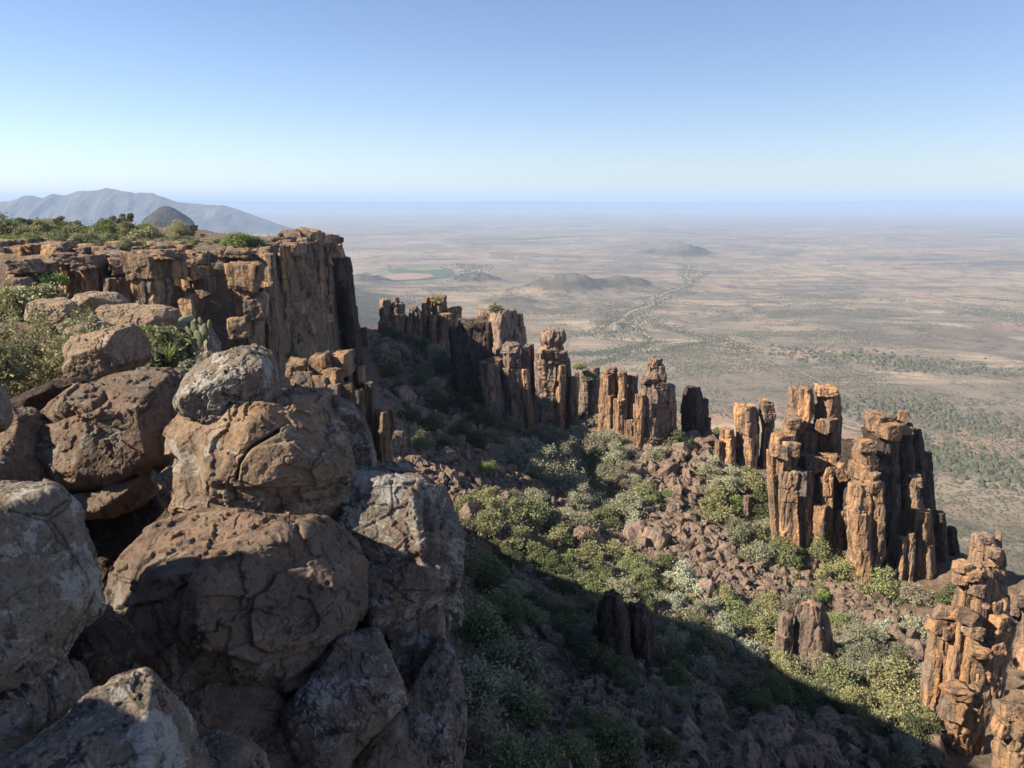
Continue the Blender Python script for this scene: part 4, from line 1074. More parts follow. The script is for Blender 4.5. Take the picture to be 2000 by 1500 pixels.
# --- the big cliff on the left
def wall(P, ztop, zbot, seed, colw=1.7, amp=0.9, ds=0.14, dz=0.16, lean=0.02):
    P = np.array(P, float)
    d = np.r_[0, np.cumsum(np.hypot(*np.diff(P, axis=0).T))]
    s = np.arange(0, d[-1], ds); n = len(s)
    X = np.interp(s, d, P[:, 0]); Y = np.interp(s, d, P[:, 1])
    for _ in range(10):
        X[1:-1] = (X[:-2] + 2 * X[1:-1] + X[2:]) / 4; Y[1:-1] = (Y[:-2] + 2 * Y[1:-1] + Y[2:]) / 4
    tx, ty = np.gradient(X), np.gradient(Y); L = np.hypot(tx, ty); nx, ny = ty / L, -tx / L
    zt = np.interp(s, np.linspace(0, d[-1], len(ztop)), ztop)
    c = cells(np.c_[s / colw, 0 * s, 0 * s + 3], seed)
    X = X - nx * 1.4; Y = Y - ny * 1.4
    big = cells(np.c_[s / (colw * 2.7), 0 * s, 0 * s + 9], seed + 40)[2]
    X = X + nx * 2.2 * (big - .5); Y = Y + ny * 2.2 * (big - .5); zt = zt + (big - .6) * 1.2
    zt = zt + (c[2] - .75) * 2.0
    m = int((np.max(zt) - zbot) / dz)
    T = np.linspace(0, 1, m)
    rows = [np.c_[X - nx * 3.0, Y - ny * 3.0, zt + .1], np.c_[X - nx * 1.2, Y - ny * 1.2, zt + .15], np.c_[X - nx * .5, Y - ny * .5, zt + .08]]
    for t in T:
        z = zt + (zbot - zt) * t
        e = 1 - 0.25 * math.exp(-t * 40)
        q = np.c_[s / colw, z / 3.1, 0 * s + 3]
        warp = 0.22 * fbm(np.c_[s / 2.0, z / 3.0, 0 * s], 3, seed + 9)
        q[:, 0] += warp
        c1, c2, ci = cells(q, seed)
        q2 = np.c_[s / colw * 1.9 + 7 + warp, z / 1.3 + .5 * warp, 0 * s + 1]
        b1, b2, bi = cells(q2, seed + 4)
        o = amp * (ci - .5) + 0.45 * amp * (bi - .5) - 0.40 * sstep(0.12, 0, c2 - c1) - 0.12 * sstep(0.10, 0, b2 - b1)
        o = o + 0.16 * fbm(np.c_[s / 1.1, z / 3.5, 0 * s], 4, seed + 2) + 0.05 * fbm(np.c_[s / .35, z / .8, 0 * s], 3, seed + 6)
        o = o + lean * (zt - z)
        rows.append(np.c_[X + nx * o * e, Y + ny * o * e, z])
    V = np.concatenate(rows); k = len(rows)
    i = np.arange(k * n).reshape(k, n)
    Q = np.stack([i[:-1, :-1], i[:-1, 1:], i[1:, 1:], i[1:, :-1]], -1).reshape(-1, 4)
    return V, Q, np.array([X.mean(), Y.mean(), zbot])

cl = empty('cliff', (-21, 85, -20), 'tall sheer brown cliff with jointed columns dropping into the gorge on the left', 'cliff')
place('rock_face', wall([(-30, 60.2), (-25, 62.0), (-21.6, 63.2), (-19.9, 66), (-19.4, 72), (-20.4, 84), (-21.3, 98), (-22.2, 107), (-26, 113.5), (-38, 122)], [-4.9, -4.6, -4.2, -4.3, -4.7, -5.2, -5.4, -6.5, -9], -22, 5, colw=2.0, amp=1.9), CLIFF, parent=cl)
for prof, y, kw in [
    ([(490, 357, 412), (520, 356, 416), (700, 352, 420)], 63.0, {}), ([(575, 352, 392), (700, 352, 398)], 58.8, {}), ([(500, 404, 446), (760, 402, 452)], 64.61, {}),
    ([(512, 446, 502), (560, 444, 506), (566, 452, 508), (640, 452, 512), (690, 462, 514), (800, 466, 518)], 59.7, {'M': 90, 'cellamp': .2, 'asp': .9}),
    ([(495, 488, 540), (560, 500, 545), (800, 505, 556)], 64.15, {}), ([(560, 500, 538), (720, 510, 548), (830, 516, 556)], 60.9, {}), ([(478, 530, 572), (800, 540, 590)], 69.9, {}),
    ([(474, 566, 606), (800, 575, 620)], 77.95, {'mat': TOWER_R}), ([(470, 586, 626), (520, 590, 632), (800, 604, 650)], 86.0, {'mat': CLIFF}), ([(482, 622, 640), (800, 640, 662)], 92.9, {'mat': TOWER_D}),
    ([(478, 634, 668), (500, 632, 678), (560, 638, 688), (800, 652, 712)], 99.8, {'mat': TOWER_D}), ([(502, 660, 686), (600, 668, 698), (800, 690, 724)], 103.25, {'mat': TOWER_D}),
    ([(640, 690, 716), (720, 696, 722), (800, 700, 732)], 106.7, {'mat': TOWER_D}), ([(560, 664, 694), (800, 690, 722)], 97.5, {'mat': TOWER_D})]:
    m = kw.pop('mat', CLIFF); _sd[0] += 7
    place('column', column(prof, y, seed=_sd[0], **kw), m, parent=cl)
for u, v, w, h, y in [(480, 540, 56, 52, 58.5), (385, 508, 40, 26, 62.25), (375, 530, 50, 22, 61.5), (420, 500, 40, 20, 64.15), (465, 495, 40, 18, 63.58), (520, 492, 36, 20, 65.3), (500, 600, 40, 46, 58.8),
                      (470, 640, 44, 40, 58.8), (600, 482, 30, 18, 83.7), (655, 490, 24, 22, 98.65), (565, 486, 30, 18, 72.2), (530, 484, 30, 18, 72.2), (440, 490, 30, 14, 67.6), (402, 560, 30, 40, 61.5), (366, 600, 26, 40, 57.75), (548, 478, 30, 14, 79.1)]:
    _sd[0] += 7
    place('ledge_block', block(u, v, w, h, y, seed=_sd[0]), CLIFF, parent=cl)

_r = np.random.RandomState(6)
for i in range(46):
    y_ = _r.uniform(60, 100); u_ = np.interp(y_, [60, 66, 84, 98, 104], [470, 565, 622, 662, 680]) - abs(_r.normal()) * 26 + 5
    z_ = float(gz(x_at(u_, y_, -4.5), y_)[0]); fw_ = y_ * CP - z_ * SP
    v_ = 750 - F * (y_ * SP + (z_ + .2) * CP) / fw_
    _sd[0] += 7
    w_ = _r.uniform(.7, 2.2) / fw_ * F
    place('rim_block', block(u_, v_, w_, w_ * _r.uniform(.5, .95), y_, seed=_sd[0], n=12), CLIFF, parent=cl)
rw = empty('cliff', (-36, 63, -9), 'low stepped rock wall under the bushes, left of the tall sheer cliff', 'cliff')
place('rock_face', wall([(-60, 61), (-50, 61.6), (-45, 60.8), (-39, 62.5), (-33.5, 63.6), (-28.5, 63.8), (-25, 64.4)], [-5.6, -5.2, -4.8, -4.4, -4.4, -4.5], -14, 17, colw=2.6, amp=1.1), TOWER_R, parent=rw)
for prof, y, kw in [([(512, 20, 70), (600, 14, 72)], 57.9, {'mat': CLIFF}), ([(516, 68, 112), (620, 66, 116)], 59.25, {'mat': TOWER_D}), ([(498, 112, 162), (620, 112, 158)], 61.5, {'mat': TOWER_O}),
                    ([(508, 150, 204), (640, 152, 206)], 60.0, {'mat': TOWER_O}), ([(500, 198, 262), (540, 200, 264), (640, 206, 266)], 62.25, {'mat': CLIFF}), ([(540, 205, 265), (650, 210, 270)], 60.0, {'mat': TOWER_R})]:
    m = kw.pop('mat'); _sd[0] += 7
    place('column', column(prof, y, seed=_sd[0], **kw), m, parent=rw)
for u, v, w, h, y in [(45, 520, 50, 26, 57.0), (90, 522, 40, 22, 58.5), (130, 505, 44, 22, 60.75), (175, 512, 46, 24, 59.4), (232, 505, 56, 22, 61.5), (245, 520, 46, 30, 60.0), (210, 495, 34, 16, 63.0), (88, 560, 40, 40, 57.9),
                      (40, 560, 50, 36, 56.25), (20, 590, 50, 36, 54.75), (100, 590, 40, 30, 55.5), (165, 490, 30, 14, 64.15), (285, 487, 40, 14, 64.15)]:
    _sd[0] += 7
    place('ledge_block', block(u, v, w, h, y, seed=_sd[0]), TOWER_R, parent=rw)

sb = tower('split cube-shaped block on a narrower stem in the recess of the cliff', CLIFF, 57.9,
      [CPF([(543, 262, 350), (560, 260, 348), (606, 276, 340), (640, 284, 336)], 0, M=90, asp=.8, blocks=2, cellamp=.1)], [], name='rock_tower', cat='rock tower')
for u, v, w, h, dy in [(291, 521, 54, 52, -.2), (333, 517, 44, 52, .3), (312, 496, 70, 18, .3)]:
    _sd[0] += 7
    place('cap_block', block(u, v, w, h, 57.9 + dy * 1.5, seed=_sd[0], n=36, p=18, rot=0.02, amp=.04), CLIFF, parent=sb)

mid = tower('cluster of jointed brown columns stepping down behind the balanced boulder', CLIFF, 20.0,
      [CPF([(722, 566, 640), (770, 572, 640), (1000, 590, 660)], 0, M=90, mat=TOWER_R), CPF([(690, 648, 692), (720, 650, 696), (900, 660, 705)], .4, M=80), CPF([(716, 690, 712), (760, 692, 714), (900, 694, 716)], .7, mat=TOWER_D),
       CPF([(746, 702, 732), (900, 704, 734), (1000, 706, 736)], -.3, mat=CLIFF), CPF([(760, 684, 712), (1000, 690, 716)], -.8), CPF([(802, 736, 768), (830, 734, 772), (860, 734, 766), (1000, 732, 770)], -.6, M=80, asp=1.3),
       CPF([(800, 725, 745), (1000, 720, 745)], -.2), CPF([(750, 636, 664), (1000, 640, 690)], -.6)],
      [(600, 712, 78, 34, -.2), (580, 722, 36, 36, -.5), (628, 712, 40, 38, -.3), (650, 735, 30, 30, -.7), (668, 708, 34, 40, 0), (596, 750, 36, 46, -.7), (632, 755, 34, 44, -.7), (655, 765, 26, 34, -.9), (700, 735, 20, 34, .4), (676, 770, 30, 40, -.8)])

tower('low crumbly rock outcrop at the back of the plateau under the dome hill', CLIFF, 92.0,
      [C(452, 480, 338, 362, 0, ground=True), C(444, 482, 356, 380, 1), C(458, 480, 376, 394, .5), C(462, 484, 326, 344, -1)], [(350, 450, 20, 10, 0), (372, 446, 20, 10, 0), (340, 462, 18, 10, -1), (390, 462, 16, 10, 0)], name='rock_outcrop', cat='rock outcrop')
_r = np.random.RandomState(16)
for i in range(40):
    u_ = _r.uniform(-10, 350); y_ = 63.5 + abs(_r.normal()) * 3.0
    x_ = x_at(u_, y_, -4.5); z_ = float(gz(x_, y_)[0]); fw_ = y_ * CP - z_ * SP
    v_ = 750 - F * (y_ * SP + (z_ + .2) * CP) / fw_
    _sd[0] += 7
    w_ = _r.uniform(.6, 2.4) / fw_ * F
    place('rim_block', block(u_, v_, w_, w_ * _r.uniform(.4, .8), y_, seed=_sd[0], n=12), CLIFF, parent=rw)
# ------------------------------------------------------------------ names that tell look-alikes apart
LABELLED = {}
def later(o, base, cat, group, u):
    """collect look-alikes; finish_labels numbers them by what one sees from left to right"""
    o['category'] = cat; o['group'] = group
    LABELLED.setdefault(base, []).append((u, o))
ORD = ['', 'second', 'third', 'fourth', 'fifth', 'sixth', 'seventh', 'eighth', 'ninth', 'tenth', 'eleventh', 'twelfth', 'thirteenth', 'fourteenth', 'fifteenth',
       'sixteenth', 'seventeenth', 'eighteenth', 'nineteenth', 'twentieth']
def finish_labels():
    for base, L in LABELLED.items():
        L.sort(key=lambda t: t[0]); n = len(L)
        for i, (u, o) in enumerate(L):
            if n == 1: o['label'] = base
            elif i == 0: o['label'] = base + ', leftmost such'
            elif i == n - 1: o['label'] = base + ', rightmost such'
            elif i < len(ORD): o['label'] = base + ', %s from left' % ORD[i]
            else: o['label'] = base + ', %s from right' % ORD[min(n - 1 - i, 19)]

# ------------------------------------------------------------------ plants
def quads(c, u, v):
    """leaf quads from centres and two half-edge vectors"""
    V = np.stack([c - u - v, c + u - v, c + u + v, c - u + v], 1).reshape(-1, 3)
    Q = np.arange(len(V)).reshape(-1, 4)
    return V, Q

def tubes(segs, sides=4):
    V, Q = [], []
    n = 0
    for a, b, ra, rb in segs:
        a = np.array(a, float); b = np.array(b, float)
        d = b - a; d /= max(np.linalg.norm(d), 1e-6)
        e = np.cross(d, [0.3, 0.5, 0.81]); e /= np.linalg.norm(e); f = np.cross(d, e)
        for p, r in ((a, ra), (b, rb)):
            for k in range(sides):
                t = 2 * math.pi * k / sides
                V.append(p + r * (e * math.cos(t) + f * math.sin(t)))
        for k in range(sides):
            Q.append((n + k, n + (k + 1) % sides, n + sides + (k + 1) % sides, n + sides + k))
        n += 2 * sides
    return np.array(V), np.array(Q)

def shrub_geo(seed, leaves=3200, clumps=16, leaf=0.055, h=1.0, flat=0.75, stems=9, open_=0.35, long=1.6):
    """a shrub one metre in radius: clumps of leaves on forking stems, uneven, with gaps"""
    rs = np.random.RandomState(seed)
    segs, cc, cr = [], [], []
    clumps = int(clumps * 1.7)
    sx, sy = rs.uniform(.8, 1.2), rs.uniform(.8, 1.2)
    lobes = rs.uniform(.55, 1.15, 7); off_ = rs.uniform(0, 6.28)
    for i in range(clumps):
        a = rs.uniform(0, 2 * math.pi); e = rs.uniform(0.0, 1.0) ** 0.9 * math.pi / 2
        R = rs.uniform(0.35, 0.98) * np.interp((a + off_) % 6.2832, np.linspace(0, 6.2832, 8), np.r_[lobes, lobes[0]])
        c = np.array([math.cos(a) * math.cos(e) * R * sx, math.sin(a) * math.cos(e) * R * sy, (0.10 + math.sin(e) * R * flat * rs.uniform(.8, 1.45)) * h])
        cc.append(c); cr.append(rs.uniform(0.10, 0.32))
        b = np.array([math.cos(a) * .08, math.sin(a) * .08, -0.15]); m = b * .4 + c * .45 + rs.normal(size=3) * .06
        if i < stems * 2:
            segs += [(b, m, .026, .018), (m, c, .018, .008)]
            for _ in range(3): segs.append((c * .7 + m * .3, c + rs.normal(size=3) * cr[-1] * 1.1, .008, .003))
    cc = np.array(cc); cr = np.array(cr)
    w = cr ** 2; k = rs.choice(clumps, leaves, p=w / w.sum())
    d = rs.normal(size=(leaves, 3)); d /= np.linalg.norm(d, axis=1)[:, None]
    rr = rs.uniform(open_, 1.0, leaves) ** 0.6
    lump = 1 + 0.35 * fbm(d * 2.3 + k[:, None] * 3.1, 3, seed)
    p = cc[k] + d * (cr[k] * rr * lump)[:, None] * np.array([1.1, 1.1, 0.85])
    stray = rs.uniform(size=leaves) < .10
    p[stray] += d[stray] * (cr[k[stray]] * rs.uniform(.2, .9, stray.sum()))[:, None]
    p[:, 2] = np.maximum(p[:, 2], 0.02 + 0.05 * rs.uniform(size=leaves))
    a = rs.normal(size=(leaves, 3)) + d * 0.7 + np.array([0, 0, .35]); a /= np.linalg.norm(a, axis=1)[:, None]
    b = np.cross(a, rs.normal(size=(leaves, 3))); b /= np.linalg.norm(b, axis=1)[:, None]
    s = leaf * rs.uniform(0.6, 1.3, leaves)[:, None]
    return quads(p, a * s * long * .5, b * s * .5), tubes(segs)

VAR = {}
def variant(kind, i):
    key = (kind, i)
    if key not in VAR:
        prm = {'grey': dict(leaf=.026, open_=.10, long=2.6, leaves=9500, clumps=22), 'green': dict(leaf=.032, leaves=9500, clumps=20, long=1.8), 'bright': dict(leaf=.034, leaves=9000, clumps=15), 'olive': dict(leaf=.029, leaves=9500, long=2.2, open_=.15, clumps=22),
               'yellow': dict(leaf=.032, leaves=9000, open_=.2, clumps=20), 'silver': dict(leaf=.032, leaves=8000, long=1.8, clumps=22, open_=.12), 'dark': dict(leaf=.032, leaves=9500, clumps=20), 'dry': dict(leaf=.016, leaves=5600, long=9, open_=.05, clumps=22)}[kind]
        (fv, fq), (sv, sq) = shrub_geo(500 + 31 * i + sum(map(ord, kind)), **prm)
        VAR[key] = (mesh_np('foliage', fv, fq, LEAF[kind], False), mesh_np('stem', sv, sq, BARK, True))
    return VAR[key]

KINDW = {'grey': 'grey-green feathery bush', 'green': 'mid-green bush', 'bright': 'bright green dense bush', 'olive': 'olive bush', 'yellow': 'yellow-green bush', 'silver': 'silvery pale bush', 'dark': 'dark green bush', 'dry': 'dry twiggy bush'}
BUSHES = []
def bush_at(loc, r, kind, base, group, u, zs=1.0):
    loc = np.array(loc, float)
    BUSHES.append((r / np.linalg.norm(loc), loc, r, kind, base, group, u, zs, random.uniform(0, 6.28), random.uniform(.92, 1.1), random.randint(0, 3)))

def build_bushes(limit=284):
    """the bushes that show largest become things of their own, the small rest one object"""
    BUSHES.sort(key=lambda b: -b[0])
    for _, loc, r, kind, base, group, u, zs, rot, sx, vi in BUSHES[:limit]:
        e = bpy.data.objects.new('bush', None); COL.objects.link(e)
        e.empty_display_size = .3
        e.location = tuple(loc); e.rotation_euler = (0, 0, rot); e.scale = (r * sx, r / sx, r * zs)
        fm, sm = variant(kind, vi)
        f = bpy.data.objects.new('foliage', fm); f.parent = e; COL.objects.link(f)
        s = bpy.data.objects.new('stem', sm); s.parent = e; COL.objects.link(s)
        later(e, base, 'bush', group, u)
    rest = BUSHES[limit:]
    if not rest: return
    kinds = sorted(set(b[3] for b in rest)); VV, QQ, MI, nb = [], [], [], 0
    for _, loc, r, kind, base, group, u, zs, rot, sx, vi in rest:
        me = variant(kind, vi)[0]
        co = np.empty(len(me.vertices) * 3, np.float32); me.vertices.foreach_get('co', co); co = co.reshape(-1, 4, 3)[::3]
        ctr = co.mean(1, keepdims=True); P = (ctr + (co - ctr) * 1.6).reshape(-1, 3)
        c, s_ = math.cos(rot), math.sin(rot)
        P = np.c_[P[:, 0] * c - P[:, 1] * s_, P[:, 0] * s_ + P[:, 1] * c, P[:, 2]] * np.array([r, r, r * zs]) + loc
        q = np.arange(len(P)).reshape(-1, 4)
        VV.append(P); QQ.append(q + nb); MI.append(np.full(len(q), kinds.index(kind), np.int32)); nb += len(P)
    me = mesh_np('scrub', np.concatenate(VV), np.concatenate(QQ), None, False)
    for k in kinds: me.materials.append(LEAF[k])
    me.polygons.foreach_set('material_index', np.concatenate(MI)); me.update()
    tag(link('scrub', me), kind='stuff')

MARKS = [(1010, 880, 'by the end of the gorge shadow'), (1110, 880, 'below the knobbly tower'), (1200, 880, 'below the stepped tower'), (1320, 860, 'beside the lone dark pillar'), (950, 1010, 'at the left of the lit valley floor'),
         (1090, 1060, 'in the middle of the lit valley floor'), (1270, 980, 'above the rubble stream'), (1210, 1110, 'by the small tan outcrop'), (1440, 940, 'below the twin-stemmed pillar'), (1450, 1010, 'beside the thin standing stone'),
         (1500, 1090, 'at the foot of the two-turret group'), (1620, 1110, 'between the two orange groups'), (1740, 1150, 'at the foot of the widest orange group'), (1340, 1140, 'by the twin-peaked outcrop'),
         (1460, 1230, 'left of the leaning slab'), (1700, 1260, 'right of the leaning slab'), (1560, 1350, 'in front of the leaning slab'), (1770, 1360, 'left of the near orange pillar'), (1750, 1440, 'in the bottom right sun patch'),
         (800, 660, 'below the farthest red towers'), (850, 740, 'in the upper gorge'), (880, 840, 'in the shaded upper gorge'), (980, 1150, 'in the upper part of the valley shadow'), (1300, 1330, 'in the shaded stones of the gorge'),
         (960, 1330, 'in the shade beside the boulder pile'), (1150, 1300, 'in the middle of the valley shadow'), (1150, 1450, 'at the shaded bottom edge'), (1500, 1460, 'on the shaded stones at the bottom'), (1400, 1180, 'at the shadow edge by the outcrop')]
def near_mark(u, v):
    return min(MARKS, key=lambda m: (m[0] - u) ** 2 + 1.6 * (m[1] - v) ** 2)[2]

VG = 'bushes on the valley floor'
def vbush(u, v, w, kind, zs=None):
    """bush whose foot stands where photo pixel (u, v) meets the ground, w pixels wide"""
    p = hit(u, v)
    if p is None: return
    fw = p[1] * CP - p[2] * SP
    if fw > 170: return
    r = w / 2 / F * fw
    z = p - np.array([0, 0, 0.08])
    bush_at(z, r * 1.12, kind, '%s %s' % (KINDW[kind], near_mark(u, v)), VG, u, zs or random.uniform(.78, 1.1))

VB = [(950, 922, 52, 'bright'), (1005, 905, 70, 'silver'), (1040, 885, 76, 'silver'), (1075, 930, 96, 'grey'), (1110, 905, 84, 'grey'), (1150, 880, 84, 'dry'), (1190, 870, 80, 'grey'), (1200, 910, 74, 'grey'), (1235, 895, 60, 'dry'),
      (1130, 858, 60, 'silver'), (1165, 965, 64, 'green'), (1110, 955, 80, 'grey'), (950, 985, 84, 'olive'), (905, 1005, 74, 'yellow'), (965, 1018, 96, 'olive'), (1025, 1018, 96, 'green'), (1075, 1030, 84, 'olive'), (1125, 1040, 92, 'grey'),
      (1180, 1018, 76, 'green'), (1220, 1000, 84, 'grey'), (1262, 985, 74, 'green'), (1290, 978, 50, 'bright'), (1240, 1040, 66, 'silver'), (1150, 1090, 76, 'olive'), (1205, 1092, 76, 'olive'), (1085, 1072, 84, 'olive'), (1005, 1060, 90, 'olive'),
      (945, 1045, 84, 'yellow'), (1235, 1112, 74, 'green'), (1320, 882, 64, 'dark'), (1350, 862, 56, 'dark'), (1285, 900, 60, 'grey'), (1392, 930, 76, 'grey'), (1425, 958, 84, 'grey'), (1400, 1000, 92, 'olive'), (1462, 960, 76, 'olive'), (1485, 1005, 64, 'dark'),
      (1440, 1060, 84, 'grey'), (1482, 1095, 90, 'grey'), (1540, 1108, 96, 'green'), (1600, 1098, 84, 'green'), (1640, 1135, 86, 'olive'), (1340, 1150, 90, 'silver'), (1322, 1185, 66, 'silver'), (1300, 1110, 66, 'dark'), (1722, 1160, 96, 'green'),
      (1775, 1172, 90, 'dry'), (1792, 1245, 96, 'grey'), (1445, 1220, 96, 'green'), (1505, 1190, 86, 'olive'), (1492, 1245, 104, 'olive'), (1545, 1200, 84, 'dry'), (1420, 1250, 80, 'silver'), (1465, 1290, 84, 'silver'), (1520, 1300, 84, 'olive'),
      (1450, 1370, 100, 'dark'), (1505, 1365, 92, 'green'), (1565, 1372, 92, 'green'), (1625, 1345, 104, 'green'), (1675, 1332, 92, 'grey'), (1700, 1300, 84, 'grey'), (1745, 1352, 112, 'yellow'), (1795, 1366, 112, 'yellow'), (1825, 1335, 74, 'silver'),
      (1705, 1435, 112, 'yellow'), (1765, 1448, 112, 'olive'), (1815, 1425, 74, 'yellow'), (1680, 1255, 84, 'grey'), (1640, 1225, 64, 'green'), (1545, 1330, 80, 'olive'), (1600, 1310, 80, 'dry'), (1650, 1390, 90, 'olive'), (1735, 1395, 90, 'olive'),
      (1050, 860, 60, 'dry'), (1075, 870, 66, 'grey'), (1165, 905, 70, 'green'), (1185, 935, 70, 'grey'), (1220, 940, 70, 'dry'), (1245, 960, 60, 'grey'), (1140, 990, 70, 'grey'), (1000, 985, 60, 'dry'), (1045, 985, 70, 'grey'),
      (900, 1040, 70, 'olive'), (1050, 1095, 76, 'green'), (1110, 1110, 70, 'green'), (1170, 1120, 60, 'green'), (1275, 1060, 40, 'green'), (1260, 1140, 70, 'green'), (1290, 1150, 60, 'olive'),
      (1455, 935, 60, 'green'), (1435, 1000, 60, 'bright'), (1500, 1045, 60, 'grey'), (1470, 1065, 70, 'olive'), (1520, 1080, 70, 'green'), (1395, 960, 50, 'dry'), (1500, 960, 50, 'olive'), (1655, 1090, 40, 'grey'), (1620, 1070, 46, 'grey'), (1640, 1050, 44, 'green'),
      (1365, 1230, 60, 'dark'), (1390, 1190, 50, 'silver'), (1420, 1180, 60, 'olive'), (1570, 1180, 60, 'grey'), (1605, 1170, 50, 'bright'), (1660, 1220, 70, 'grey'), (1620, 1250, 60, 'dry'), (1760, 1280, 70, 'grey'), (1720, 1240, 60, 'silver'), (1745, 1310, 70, 'dark'),
      (1660, 1300, 60, 'dark'), (1840, 1180, 50, 'dark'), (1870, 1160, 50, 'dark'),
      (765, 662, 52, 'green'), (800, 668, 44, 'grey'), (830, 690, 60, 'green'), (855, 705, 56, 'grey'), (865, 725, 56, 'grey'), (830, 735, 60, 'green'), (845, 770, 64, 'grey'), (820, 755, 50, 'green'), (780, 690, 40, 'grey'), (760, 735, 50, 'dark'),
      (955, 790, 60, 'dark'), (985, 800, 60, 'green'), (940, 830, 60, 'dark'), (1100, 800, 50, 'dark'), (1125, 815, 56, 'dark'), (1150, 800, 56, 'green'), (1165, 830, 50, 'grey'), (1140, 760, 44, 'green'), (1000, 840, 56, 'green'), (900, 850, 60, 'dark'),
      (780, 770, 50, 'dark'), (800, 820, 60, 'dark'), (840, 840, 60, 'dark'), (870, 880, 60, 'dark'), (930, 870, 60, 'dark'), (970, 860, 50, 'green'), (820, 880, 60, 'dark'), (890, 800, 60, 'dark'), (920, 780, 50, 'dark'), (860, 800, 60, 'dark'),
      (985, 1560, 240, 'green'), (940, 1260, 150, 'green'), (1000, 1330, 150, 'grey'), (930, 1380, 170, 'grey'), (1030, 1420, 130, 'green'), (920, 1480, 150, 'dry'), (1210, 1480, 150, 'dark'), (1130, 1490, 110, 'green'), (1290, 1480, 80, 'dark')]
for b in VB: vbush(*b)
# the shade of the gorge is filled with bushes too
rs_ = np.random.RandomState(5)
SHADE = [(905, 1080), (1000, 1060), (1180, 1140), (1290, 1200), (1400, 1270), (1440, 1330), (1420, 1400), (1330, 1420), (1180, 1330), (1060, 1260), (940, 1200)]
def inside(P, u, v):
    return poly_sd(np.array([float(u)]), np.array([float(v)]), np.array(P, float))[0] < 0
cnt = 0; got = []
while cnt < 62:
    u, v = rs_.uniform(890, 1450), rs_.uniform(1060, 1430)
    if not inside(SHADE, u, v) or any((u - a) ** 2 + 2.5 * (v - b) ** 2 < 30 ** 2 for a, b in got): 
        cnt += 0.02; continue
    got.append((u, v)); cnt += 1
    vbush(u, v, rs_.uniform(56, 100) * (0.7 + 0.3 * (v - 1000) / 400), ['dark', 'green', 'dark', 'grey', 'green', 'olive'][rs_.randint(6)])
cnt = 0
while cnt < 18:
    u, v = rs_.uniform(1050, 1850), rs_.uniform(1380, 1500)
    cnt += 1
    vbush(u, v, rs_.uniform(50, 110), ['dark', 'green', 'grey', 'dark'][rs_.randint(4)])

LIT = [(885, 1000), (960, 1000), (1060, 990), (1160, 960), (1230, 950), (1240, 1050), (1220, 1100), (1300, 1150), (1400, 1190), (1520, 1170), (1700, 1240), (1800, 1260), (1830, 1420), (1640, 1400), (1480, 1310), (1250, 1160), (1100, 1110), (900, 1040)]
cnt = 0
while cnt < 62:
    u, v = rs_.uniform(885, 1840), rs_.uniform(940, 1440)
    if not inside(LIT, u, v):
        cnt += .01; continue
    cnt += 1
    vbush(u, v, rs_.uniform(24, 58), ['grey', 'olive', 'dry', 'grey', 'green', 'olive', 'grey', 'dry'][rs_.randint(8)], rs_.uniform(.6, 1.0))
